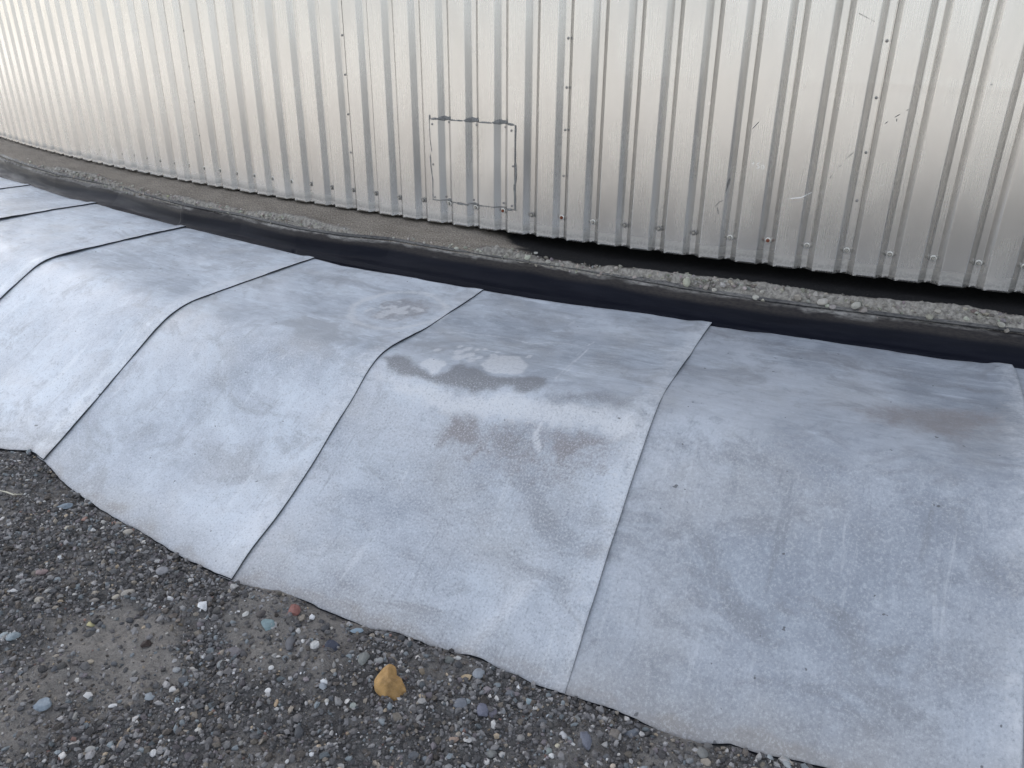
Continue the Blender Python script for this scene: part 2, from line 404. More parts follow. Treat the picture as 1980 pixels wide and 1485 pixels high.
PITCH = .125; S0 = -2.63924      # arc of screw 0
CR = [(0, 0), (.0085, 0), (.0105, .0012), (.0285, .0198), (.0308, .021), (.042, .021), (.0525, .021), (.0625, .021),
      (.0725, .021), (.083, .021), (.0942, .021), (.0965, .0198), (.1145, .0012), (.1165, 0)]
def rib(s):
    q = np.mod(s, PITCH); return np.interp(q, [c[0] for c in CR] + [PITCH], [c[1] for c in CR] + [0])
def cladding_mesh(seed, crease=0.):
    ls = [-.0085]
    for k in range(8): ls += [k * PITCH + c[0] for c in CR]
    ls += [8 * PITCH, 8 * PITCH + .0085, 8 * PITCH + .0125]
    ls = np.array(ls); d = rib(ls) + .0016 * sstep(7.8 * PITCH, 8 * PITCH, ls)
    d[-1] = .0042
    zs = np.concatenate([[-.078, -.072, -.060, -.04, -.02], np.arange(0, .45, .05), np.arange(.455, .551, .008), np.arange(.60, 1.25, .05), [1.5, 2, 3, 5, 8, 12.4]])
    S, Zz = np.meshgrid(ls, zs, indexing='ij'); Dd = np.repeat(d[:, None], len(zs), 1)
    Dd = Dd + fbm(S * 9, Zz * 2.1, seed, 2) * .0007
    zc = .505 + .006 * fbm(S * 6, S * 0, seed, 2)
    Dd = Dd + crease * .8 * np.exp(-((Zz - zc) / .014) ** 2) * (.4 + .8 * vnoise(S * 7, S * 0, seed + 1))
    Dd = Dd + .0012 * (vnoise(S * 24, Zz * 0 + .3, seed + 2) - .5) * sstep(0, -.07, Zz)
    Zw = Zz.copy(); Zw[:, 0] += (vnoise(ls * 12, ls * 0, seed) - .5) * .0012
    th = S / R; r = R + Dd
    V = np.stack([r * np.sin(th), -r * np.cos(th), Zw + ZG], -1)
    uv = np.stack([S, Zz], -1).reshape(-1, 2)
    nu, nv = len(ls), len(zs)
    F = grid_faces(nu, nv)
    # every facet (crest, flank, valley, bend) is a strip with vertices of its own, so the bends stay crisp
    kink = np.zeros(nu, bool); sl_ = np.diff(rib(ls)) / np.diff(ls); kink[1:-1] = np.abs(np.diff(sl_)) > .05
    ids = np.repeat(np.arange(nu), np.where(kink, 2, 1)); first_ = np.concatenate([[True], ids[1:] != ids[:-1]])
    V = V[ids]; uv = uv.reshape(nu, nv, 2)[ids].reshape(-1, 2); nu2 = len(ids)
    i_ = np.arange(nu2 - 1)[ids[1:] != ids[:-1]]; j_ = np.arange(nv - 1)
    I_, J_ = np.meshgrid(i_, j_, indexing='ij'); a_ = (I_ * nv + J_).ravel(); F = np.stack([a_, a_ + nv, a_ + nv + 1, a_ + 1], 1)
    lo_ = np.flatnonzero(first_)
    # folded lip: a thin rim turned inwards along the bottom and back up inside
    ri = R + Dd[:, 0] - .0025
    V2 = np.stack([np.stack([ri * np.sin(th[:, 0]), -ri * np.cos(th[:, 0]), Zw[:, 0] + ZG], -1),
                   np.stack([ri * np.sin(th[:, 0]), -ri * np.cos(th[:, 0]), Zw[:, 0] + ZG + .10], -1)], 1)
    o = nu2 * nv; i = np.arange(nu - 1)
    F2 = np.stack([lo_[i] * nv, o + i * 2, o + (i + 1) * 2, lo_[i + 1] * nv], 1)
    F3 = np.stack([o + i * 2, o + i * 2 + 1, o + (i + 1) * 2 + 1, o + (i + 1) * 2], 1)
    uv = np.concatenate([uv, np.stack([np.repeat(ls, 2), np.tile([-.08, 0.02], nu)], -1)])
    return mesh('cladding_sheet', np.concatenate([V.reshape(-1, 3), V2.reshape(-1, 3)]), np.concatenate([F, F2, F3]), M_ALU, uv=uv)

def lathe(prof, n, mats, mis):
    v = []; f = []; mi = []
    for (r, z) in prof:
        v += [(r * math.cos(2 * math.pi * k / n), r * math.sin(2 * math.pi * k / n), z) for k in range(n)]
    for j in range(len(prof) - 1):
        for k in range(n):
            f.append((j * n + k, j * n + (k + 1) % n, (j + 1) * n + (k + 1) % n, (j + 1) * n + k)); mi.append(mis[j])
    f.append(tuple(range((len(prof) - 1) * n, len(prof) * n))); mi.append(mis[-1])
    return v, f, mi
def screw_mesh(name, mats):
    # washer rim, exposed rubber ring, then a six sided head
    v, f, mi = lathe([(.0100, 0), (.0100, .0012), (.0088, .0022), (.0064, .0026), (.0063, .0026), (.0047, .0034), (.0046, .0034), (.0046, .0082), (.0036, .0092)],
                     18, mats, [0, 0, 0, 1, 1, 1, 2, 2, 2])
    for k in range(6 * 18, 9 * 18):      # hexagon
        x, y, z = v[k]; a = math.atan2(y, x); q = (a % (math.pi / 3)) - math.pi / 6
        s_ = .9 / math.cos(q); v[k] = (x * s_, y * s_, z)
    return mesh(name, v, f, mats, mi, smooth=False)
ME_SCREW = screw_mesh('screw', [M_WASH, M_SEAL, M_HEX])
ME_SCREW_D = screw_mesh('screw_dark', [M_RIVET, M_SEAL, M_HEX])
ME_SCREW_R = screw_mesh('screw_rusty', [M_WASH, M_RUST, M_RUST])
rv, rf, rmi = lathe([(.0046, 0), (.0044, .0012), (.0034, .0024), (.0016, .0030)], 12, [M_RIVET], [0, 0, 0, 0])
ME_RIVET = mesh('rivet', rv, rf, M_RIVET, rmi)
def on_wall(s, d, z):
    """local matrix (tank frame) with +Z pointing out of the wall"""
    th = s / R; o = Vector(((R + d) * math.sin(th), -(R + d) * math.cos(th), z + ZG))
    zz = Vector((math.sin(th), -math.cos(th), 0)); yy = Vector((0, 0, 1)); xx = yy.cross(zz)
    M = Matrix((xx, yy, zz)).transposed().to_4x4(); M.translation = o; return M

CL = [cladding_mesh(k) for k in (0, 3, 6, 9)] + [cladding_mesh(2, .0002), cladding_mesh(5, .0003)]
rnd = random.Random(5)
RUSTY = {11, 13, 19}; DARK_ = {3, 4, 5, 6, 7, 8, 12, 15, 16, 17}
for k in range(-6, 5):
    first = 5 + 8 * (k - 0)                 # screw index of the sheet's left seam
    o = link('cladding_sheet', CL[k + 3] if k in (1, 2) else CL[k % 4], tank)
    th0 = (S0 + PITCH * first) / R
    o.rotation_euler = (0, 0, th0)
    for j in range(1, 9):
        idx = first + j
        e = bpy.data.objects.new('screw', ME_SCREW_R if idx in RUSTY else ME_SCREW_D if idx in DARK_ else ME_SCREW); COL.objects.link(e); e.parent = o
        if idx in RUSTY: e['label'] = 'rusty brown screw'
        M = on_wall(j * PITCH + rnd.uniform(-.0015, .0015), .0012 + (.0016 if j == 8 else 0), rnd.uniform(-.003, .003))
        e.matrix_local = M @ Matrix.Rotation(rnd.uniform(0, 1), 4, 'Z')
    for q in range(8):
        e = bpy.data.objects.new('rivet', ME_RIVET); COL.objects.link(e); e.parent = o
        e.matrix_local = on_wall(8 * PITCH + .001, .002, .157 + .153 * q + rnd.uniform(-.006, .006))

# patch over an old opening
def ribbon(pts, w, off, mat, name, parent, wob=.4, seed=0, ends=True, conform=True):
    """flat strip following (arc, height) points over the ribs"""
    pts = np.array(pts, float)
    seg = np.hypot(*np.diff(pts, axis=0).T); t = np.concatenate([[0], np.cumsum(seg)])
    n = max(4, int(t[-1] / .003)); u = np.linspace(0, t[-1], n)
    s = np.interp(u, t, pts[:, 0]); z = np.interp(u, t, pts[:, 1])
    ds, dz = np.gradient(s), np.gradient(z); L = np.hypot(ds, dz) + 1e-9
    ww = w * (1 + wob * fbm(u * 70, u * 0 + seed, seed, 2) * 1.6)
    ww = np.maximum(ww, .0005)
    if ends: ww = ww * np.sqrt(np.clip(np.minimum(u, t[-1] - u) / (w * 1.5), .05, 1))
    nx, nz = -dz / L, ds / L
    rows = []
    for k, h in ((-1, 0), (-.6, 1), (.6, 1), (1, 0)):
        ss, zz = s + nx * ww * k * .5, z + nz * ww * k * .5
        d_ = rib(ss - S0) + .0004 + off * h
        th = ss / R
        rows.append(np.stack([(R + d_) * np.sin(th), -(R + d_) * np.cos(th), zz + ZG], -1))
    V = np.stack(rows, 1).reshape(-1, 3)
    return link(name, mesh(name, V, grid_faces(n, 4, flip=True), mat), parent)
ps = np.unique(np.concatenate([np.linspace(-1.581, -1.206, 40)] + [S0 + PITCH * k + np.array([c[0] for c in CR]) for k in (8, 9, 10, 11)]))
ps = ps[(ps >= -1.581) & (ps <= -1.206)]
pz = np.linspace(.016, .321, 12)
PS, PZ = np.meshgrid(ps, pz, indexing='ij'); PD = rib(PS - S0) + .0035 + fbm(PS * 14, PZ * 9, 4, 2) * .0008
PZ2 = PZ + (PS + 1.39) * 0
V = np.stack([(R + PD) * np.sin(PS / R), -(R + PD) * np.cos(PS / R), PZ2 + ZG], -1).reshape(-1, 3)
nu, nv = len(ps), len(pz)
per = np.concatenate([np.arange(nv), np.arange(1, nu) * nv + nv - 1, (nu - 1) * nv + np.arange(nv - 2, -1, -1), np.arange(nu - 2, 0, -1) * nv])
V2 = V[per].copy(); rr = np.hypot(V2[:, 0], V2[:, 1]); V2[:, :2] *= ((rr - .0032) / rr)[:, None]
m_ = len(per); i = np.arange(m_)
F = np.concatenate([grid_faces(nu, nv), np.stack([per[i], per[(i + 1) % m_], len(V) + (i + 1) % m_, len(V) + i], 1)])
uvp = np.concatenate([np.stack([PS, PZ], -1).reshape(-1, 2), np.zeros((m_, 2))])
patch = link('patch_panel', mesh('patch_panel', np.concatenate([V, V2]), F, M_PATCH, smooth=False, uv=uvp), tank)
patch['label'] = 'ribbed repair panel riveted over the cladding'
for s_, z_ in ((-1.569, .304), (-1.503, .313), (-1.379, .311), (-1.254, .310), (-1.219, .302), (-1.571, .152), (-1.211, .175),
               (-1.567, .024), (-1.525, .027), (-1.396, .028), (-1.262, .029), (-1.215, .027)):
    e = link('rivet', ME_RIVET, patch); e.matrix_local = on_wall(s_, float(rib(s_ - S0)) + .0038, z_)
for pts, w in (([(-1.578, .322), (-1.545, .324)], .007), ([(-1.548, .324), (-1.487, .326)], .016), ([(-1.49, .323), (-1.43, .324)], .006),
               ([(-1.425, .325), (-1.362, .327)], .016), ([(-1.362, .323), (-1.305, .323)], .009), ([(-1.300, .325), (-1.238, .327)], .016),
               ([(-1.24, .324), (-1.207, .321)], .007),
               ([(-1.582, .337), (-1.581, .25), (-1.575, .20)], .004), ([(-1.583, .19), (-1.582, .145), (-1.575, .09), (-1.577, .012)], .0055),
               ([(-1.203, .321), (-1.204, .25), (-1.203, .19)], .004), ([(-1.203, .19), (-1.200, .15), (-1.204, .10)], .007), ([(-1.206, .11), (-1.203, .06), (-1.202, .012)], .008),
               ([(-1.576, .014), (-1.52, .013)], .006), ([(-1.53, .014), (-1.487, .017)], .014), ([(-1.487, .012), (-1.41, .008)], .006), ([(-1.41, .014), (-1.375, .012)], .013),
               ([(-1.375, .012), (-1.25, .013)], .004), ([(-1.242, .010), (-1.21, .012)], .011), ([(-1.206, .012), (-1.194, .012)], .014)):
    ribbon(pts, w, .0042, M_BEAD, 'sealant_bead', patch, .5, rnd.randrange(14))

# chalk figures and scuffs
for st in ([[-.3472, .2506], [-.336, .2536]], [[-.3409, .2577], [-.3421, .2454]],
           [[-.3208, .2548], [-.3294, .253], [-.3296, .2464], [-.3229, .2458], [-.3206, .2404], [-.3294, .2365]],
           [[-.3104, .2506], [-.3153, .2464], [-.3136, .2377], [-.3082, .2348], [-.3059, .2415], [-.3099, .2506]],
           [[-.3294, .2945], [-.3314, .2846]]):
    ribbon(st, .0017, .0004, M_CHALK, 'chalk_mark', tank, .3, 3)
for st in ([[.0234, .3932], [.0315, .4011]], [[.0459, .4127], [.0605, .4232]], [[.0748, .4336], [.0797, .4373]], [[.0535, .4106], [.0544, .4007]],
           [[.107, .4009], [.1151, .3954]], [[-.0881, .2561], [-.0745, .2661]], [[-.0675, .284], [-.0466, .3078]], [[-.103, .2229], [-.0987, .234]],
           [[-.4484, .1015], [-.4358, .1185], [-.4221, .1256]], [[-.4395, .1007], [-.4339, .0777]], [[-.4191, .149], [-.4129, .1782]],
           [[-.3586, .3583], [-.3401, .3816]], [[-.3084, .4228], [-.3062, .4188]], [[.2742, .5109], [.281, .513]], [[-.1025, .6936], [-.0541, .6709]]):
    ribbon(st, .0015, .0003, M_SCUFF, 'scuff_mark', tank, .9, rnd.randrange(14))
ribbon([[-.4158, .17], [-.411, .199]], .0035, .0003, M_SCUFF, 'scuff_mark', tank, .9, 2)
for st in ([[-.2235, .1479], [-.179, .1564], [-.1621, .1673], [-.1497, .1728]], [[.0449, .2134], [.0565, .2169]]):
    ribbon(st, .0025, .0003, M_BUFF, 'scuff_mark', tank, .8, 5)

# ------------------------------------------------------------------ concrete ring the tank stands on
AGG = np.array([[-9, .12], [-4.652, .135], [-3.971, .085], [-3.254, .125], [-2.701, .124], [-2.255, .115], [-1.958, .135], [-1.688, .125], [-1.442, .122],
    [-1.248, .075], [-.969, .10], [-.789, .098], [-.503, .10], [-.283, .085], [-.117, .095], [.041, .108], [.337, .07], [.499, .10], [4, .1]])
LIP = np.array([[-9, .13], [-5.332, .13], [-4.333, .143], [-3.681, .10], [-2.997, .155], [-2.59, .135], [-2.204, .165], [-1.962, .15], [-1.741, .10], [-1.471, .105],
    [-1.23, .105], [-.91, .106], [-.601, .13], [-.499, .142], [-.211, .155], [.051, .145], [.295, .14], [.506, .142], [4, .14]])
LP = np.array([[-.30, -.122], [-.12, -.122], [0, -.124], [.05, -.125], [.09, -.127], [.112, -.132], [.126, -.145], [.134, -.162], [.138, -.185], [.140, -.30]])
lpd = np.concatenate([[0], np.cumsum(np.hypot(*np.diff(LP, axis=0).T))])
sA = np.arange(-7.2, 2.4, .008); tA = np.concatenate([np.linspace(0, .28, 6)[:-1], np.arange(.28, lpd[-1], .006), [lpd[-1]]])
S, T = np.meshgrid(sA, tA, indexing='ij')
r_ = np.interp(T, lpd, LP[:, 0]); z_ = np.interp(T, lpd, LP[:, 1])
agg = np.interp(S, AGG[:, 0], AGG[:, 1]) + fbm(S * 9, S * 0, 2, 3) * .012
lip = np.interp(S, LIP[:, 0], LIP[:, 1])
z_ = z_ + .036 * sstep(-.9, -1.6, S) * sstep(.118, .0, r_)
wv = sstep(.05, .11, r_)
r_ = r_ + wv * (lip - .138) * .9
rub = sstep(-.006, .006, r_ - agg + fbm(S * 30, T * 30, 6, 3) * .01)
rub_ = rub * sstep(.004, -.018, r_ - lip)
r_ = r_ + fbm(S * 55, T * 55, 4, 3) * .006 * rub_
z_ = z_ + (fbm(S * 28, T * 28, 7, 4) * .009 + fbm(S * 90, T * 90, 9, 2) * .004) * rub_ + fbm(S * 5, T * 12, 3, 3) * .004 * (1 - rub)
z_ = z_ + .011 * np.exp(-((r_ - agg - .008) / .014) ** 2)
blk = sstep(-.05, .05, S - (-1.62 + (r_ + .17) / .3 * .60) + fbm(S * 8, T * 25, 11, 3) * .10) * (1 - rub)  # ledge turns black towards the right with a noisy edge, rubble left out
V = P(S, r_, z_).reshape(-1, 3)
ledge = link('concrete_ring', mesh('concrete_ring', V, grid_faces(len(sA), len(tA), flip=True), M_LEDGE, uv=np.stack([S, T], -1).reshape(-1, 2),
                                   attrs={'rubble': rub, 'blackened': blk}))
tag(ledge, 'concrete foundation ring with a crumbling gravelly edge under the cladding', 'foundation')

# pebble templates
def icosphere(n):
    t = (1 + 5 ** .5) / 2
    v = [(-1, t, 0), (1, t, 0), (-1, -t, 0), (1, -t, 0), (0, -1, t), (0, 1, t), (0, -1, -t), (0, 1, -t), (t, 0, -1), (t, 0, 1), (-t, 0, -1), (-t, 0, 1)]
    f = [(0, 11, 5), (0, 5, 1), (0, 1, 7), (0, 7, 10), (0, 10, 11), (1, 5, 9), (5, 11, 4), (11, 10, 2), (10, 7, 6), (7, 1, 8), (3, 9, 4), (3, 4, 2), (3, 2, 6), (3, 6, 8),
         (3, 8, 9), (4, 9, 5), (2, 4, 11), (6, 2, 10), (8, 6, 7), (9, 8, 1)]
    v = [np.array(p) / np.linalg.norm(p) for p in v]
    for _ in range(n):
        c = {}; nf = []
        def mid(a, b):
            k = (min(a, b), max(a, b))
            if k not in c:
                p = v[a] + v[b]; v.append(p / np.linalg.norm(p)); c[k] = len(v) - 1
            return c[k]
        for a, b, e in f:
            x, y, z = mid(a, b), mid(b, e), mid(e, a); nf += [(a, x, z), (b, y, x), (e, z, y), (x, y, z)]
        f = nf
    return np.array(v), np.array(f)
I0, I1, I2, I3 = icosphere(0), icosphere(1), icosphere(2), icosphere(3)
def rough_stone(base, rs, ang):
    v, f = base; v = v.copy(); L = np.ones(len(v))
    for _ in range(int(5 + 5 * ang)):
        n = rs.normal(size=3); n /= np.linalg.norm(n); d = rs.uniform(.52, .85) if ang > .5 else rs.uniform(.72, .97)
        q = v @ n; m = q > d; v[m] -= np.outer(q[m] - d, n) * (.95 if ang > .5 else .8)
    k = rs.uniform(0, 50)
    w = fbm(v[:, 0] * 1.6 + k, v[:, 1] * 1.6 + v[:, 2] * 1.3, rs.randint(12), 3)
    v *= (1 + .13 * w)[:, None]
    v /= np.abs(v).max(0)
    return v, f
def scatter(name, pos, size, cols, parent=None, seed=0, flat=.7, base=I0, mat=None):
    """thousands of small angular stones joined into one mesh"""
    rs = np.random.RandomState(seed); N = len(pos)
    tv = [base[0] * (1 + rs.uniform(-.38, .30, (len(base[0]), 1))) for _ in range(16)]
    ti = rs.randint(16, size=N); V = np.stack(tv)[ti]
    sc_ = size[:, None, None] * np.stack([rs.uniform(.7, 1.3, N), rs.uniform(.6, 1.1, N), rs.uniform(.45, .85, N) * flat / .7], -1)[:, None, :]
    V = V * sc_ * .5
    q = rs.normal(size=(N, 4)); q[:, 1:3] *= .35; q /= np.linalg.norm(q, axis=1)[:, None]
    w, x, y, z = q.T
    M = np.stack([1 - 2 * (y * y + z * z), 2 * (x * y - z * w), 2 * (x * z + y * w), 2 * (x * y + z * w), 1 - 2 * (x * x + z * z), 2 * (y * z - x * w),
                  2 * (x * z - y * w), 2 * (y * z + x * w), 1 - 2 * (x * x + y * y)], -1).reshape(N, 3, 3)
    V = np.einsum('nij,nkj->nki', M, V) + pos[:, None, :]
    nb = len(base[0])
    F = (base[1][None] + (np.arange(N) * nb)[:, None, None]).reshape(-1, 3)
    return link(name, mesh(name, V.reshape(-1, 3), F, mat or M_STONE, smooth=False, cols=np.repeat(cols, nb, 0)), parent)

# loose aggregate along the ring's edge
rs = np.random.RandomState(3)
N = 11000
s_ = rs.uniform(-6.8, 2.2, N); dens = vnoise(s_ * 3, s_ * 0, 4) + .1 * (s_ < -1.3)
rr_ = np.interp(s_, AGG[:, 0], AGG[:, 1]) + np.abs(rs.normal(0, .022, N)) - .006
lipr = np.interp(s_, LIP[:, 0], LIP[:, 1]); rr_ = np.minimum(rr_, lipr + .004)
zt = np.interp(rr_ - (lipr - .138) * .9, LP[:, 0], LP[:, 1])
keep = (dens > .06); s_, rr_, zt = s_[keep], rr_[keep], zt[keep]
sz = rs.gamma(1.6, .0034, len(s_)) + .003; sz = np.minimum(sz, .021)
c0 = np.array([.25, .23, .20]) * rs.uniform(.55, 1.5, (len(s_), 1)) * (1 + rs.normal(0, .05, (len(s_), 3)))
o = scatter('aggregate', P(s_, rr_, zt + sz * .15), sz, np.clip(c0, .03, .75), ledge, 4); o['kind'] = 'stuff'
AGS = [(-1.255, .068, .0285), (-1.183, .096, .028), (-1.173, .159, .0235), (-1.128, .133, .0255), (-1.089, .135, .0312), (-1.089, .068, .0238), (-.489, .153, .0361),
    (-.458, .15, .0162), (-.423, .183, .0249), (-.372, .132, .0253), (-.299, .139, .0179), (-.259, .222, .0278), (-.234, .238, .0207), (-.13, .153, .032), (-.098, .183, .0158),
    (-.056, .168, .0353), (-.041, .205, .0209), (-.026, .214, .0243), (.041, .161, .0301), (.065, .209, .0313), (.21, .093, .0182), (.249, .185, .0247), (.347, .156, .0197),
    (.438, .173, .0286), (-1.359, .13, .0204), (-1.423, .141, .0205), (-1.285, .139, .0201), (-.998, .147, .023), (-.962, .158, .019), (-.395, .2, .0177)]
rs = np.random.RandomState(12)
for k in range(90):
    AGS.append((rs.uniform(-4.9, .5) if k < 46 else rs.uniform(-4.4, -1.3), rs.uniform(.10, .15), rs.uniform(.011, .021)))
for k, (s, r, w) in enumerate(AGS):
    v, f = rough_stone(I2, rs, .7 if k % 3 else .2)
    v = v * np.array([w, w * rs.uniform(.7, .95), w * rs.uniform(.55, .8)]) * .5
    zz = -.135 - max(0, r - .14) * .27; r = min(r, .148)
    c = np.array([.36, .34, .295]) * rs.uniform(.75, 1.3) * (1 + rs.normal(0, .03, 3))
    o = link('aggregate_stone', mesh('aggregate_stone', v, f, M_STONE, smooth=k % 2 == 0, cols=np.tile(c, (len(v), 1))), ledge,
             P(s, r, zz + .004), (rs.uniform(-.4, .4), rs.uniform(-.4, .4), rs.uniform(0, 6)))

# ------------------------------------------------------------------ black rubber flashing
FP = np.array([[-.024, -.1665], [-.006, -.1655], [.006, -.168], [.014, -.176], [.020, -.190], [.026, -.209], [.033, -.228], [.044, -.242], [.066, -.2515], [.105, -.2565], [.24, -.258]])
def flashing(sa, sb, lift, label, seed):
    ss = np.arange(sa, sb + .001, .006)
    pd = np.concatenate([[0], np.cumsum(np.hypot(*np.diff(FP, axis=0).T))])
    tt = np.linspace(0, pd[-1], 60)
    fr = np.interp(tt, pd, FP[:, 0]); fz = np.interp(tt, pd, FP[:, 1])
    S, T = np.meshgrid(ss, tt, indexing='ij')
    r = fr[None] + 0 * S; z = fz[None] + 0 * S
    lip = np.interp(S, LIP[:, 0], LIP[:, 1]) - .006
    k = sstep(.16, .05, T)
    r = r + lip * k + (1 - k) * .132
    torn = fbm(ss * 26, ss * 0, seed, 4)[:, None] * .007
    r = r + torn * sstep(.052, .03, T) - .006 * np.abs(fbm(ss * 7, ss * 0 + 3, seed + 1, 3))[:, None] * sstep(.04, 0, T)
    z = z + fbm(S * 6, T * 25, seed + 3, 3) * .004 * sstep(0, .03, T) * sstep(.20, .10, T) + lift * sstep(.22, .14, T)
    z = z + .004 * fbm(S * 14, T * 0, seed + 5, 2) * sstep(.03, 0, T)
    dust = 1.2 * sstep(.043, .030, T + fbm(S * 22, T * 60, seed + 2, 3) * .012) * sstep(-.35, .15, fbm(S * 4, T * 0, seed, 2))
    dust = np.maximum(dust, .5 * sstep(.55, .75, fbm(S * 7, T * 90, seed + 4, 3) + .55 * sstep(.06, .035, T)) * sstep(.075, .045, T))
    z = np.where(r > .20, np.minimum(z, Zs(S, r) - .0085), z)
    V = P(S, r, z).reshape(-1, 3)
    Vb = P(S, r - .003, z - .004).reshape(-1, 3); n = len(V); nu, nv = len(ss), len(tt)
    F = grid_faces(nu, nv, flip=True)
    i = np.arange(nu - 1); j = np.arange(nv - 1)
    Fe = [np.stack([i * nv, (i + 1) * nv, n + (i + 1) * nv, n + i * nv], 1), np.stack([j, n + j, n + j + 1, j + 1], 1),
          np.stack([(nu - 1) * nv + j, (nu - 1) * nv + j + 1, n + (nu - 1) * nv + j + 1, n + (nu - 1) * nv + j], 1)]
    uv = np.stack([S, T], -1).reshape(-1, 2); dd = dust.ravel(); gr = (sstep(.075, .055, T + fbm(S * 3, T * 0, seed, 3) * .012) * (.6 + .4 * vnoise(S * 5, T * 20, seed))).ravel()
    o = link('rubber_flashing', mesh('rubber_flashing', np.concatenate([V, Vb]), np.concatenate([F] + Fe), M_RUB, uv=np.concatenate([uv, uv]), attrs={'dust': np.concatenate([dd, dd * 0]), 'grime': np.concatenate([gr, gr * 0])}))
    tag(o, label, 'flashing', 'black rubber flashing strips at the foot of the tank')
    return o
fl_left = flashing(-7.0, -2.93, 0, 'black rubber flashing strip on the left, running behind the most distant grey sheets', 2)
fl_right = flashing(-3.02, 2.2, .005, 'long black rubber flashing strip overlapping the other at a joint and running right', 5)
# second torn ply peeking out above each strip
def torn_ply(sa, sb, parent, seed):
    ss = np.arange(sa, sb, .006); lip = np.interp(ss, LIP[:, 0], LIP[:, 1])
    on = .08 + .92 * sstep(-.05, .2, fbm(ss * 1.3, ss * 0, seed, 2))
    k1 = fbm(ss * 20, ss * 0, seed, 4); k2 = fbm(ss * 13, ss * 0 + 5, seed, 4); k3 = fbm(ss * 16, ss * 0, seed + 1, 3) * .002
    rows = np.stack([P(ss, lip - .020 * on - .004 + k1 * .005, -.1400 - .010 * (1 - on)), P(ss, lip - .011 * on + k1 * .002, -.1455 + k3 - .006 * (1 - on)),
                     P(ss, lip + .002 + k2 * .004, -.1555 + k3), P(ss, lip - .001, -.1615)], 1)
    o = link('torn_ply', mesh('torn_ply', rows.reshape(-1, 3), grid_faces(len(ss), 4, flip=True), M_RUB,
             uv=np.stack([np.repeat(ss, 4), np.tile([0, .01, .02, .03], len(ss))], -1), attrs={'dust': np.repeat(.45 + .5 * vnoise(ss * 9, ss * 0, 3), 4) * np.tile([1, .7, .9, .0], len(ss))}), parent)
torn_ply(-7, -2.95, fl_left, 3); torn_ply(-3.0, 2.2, fl_right, 8)

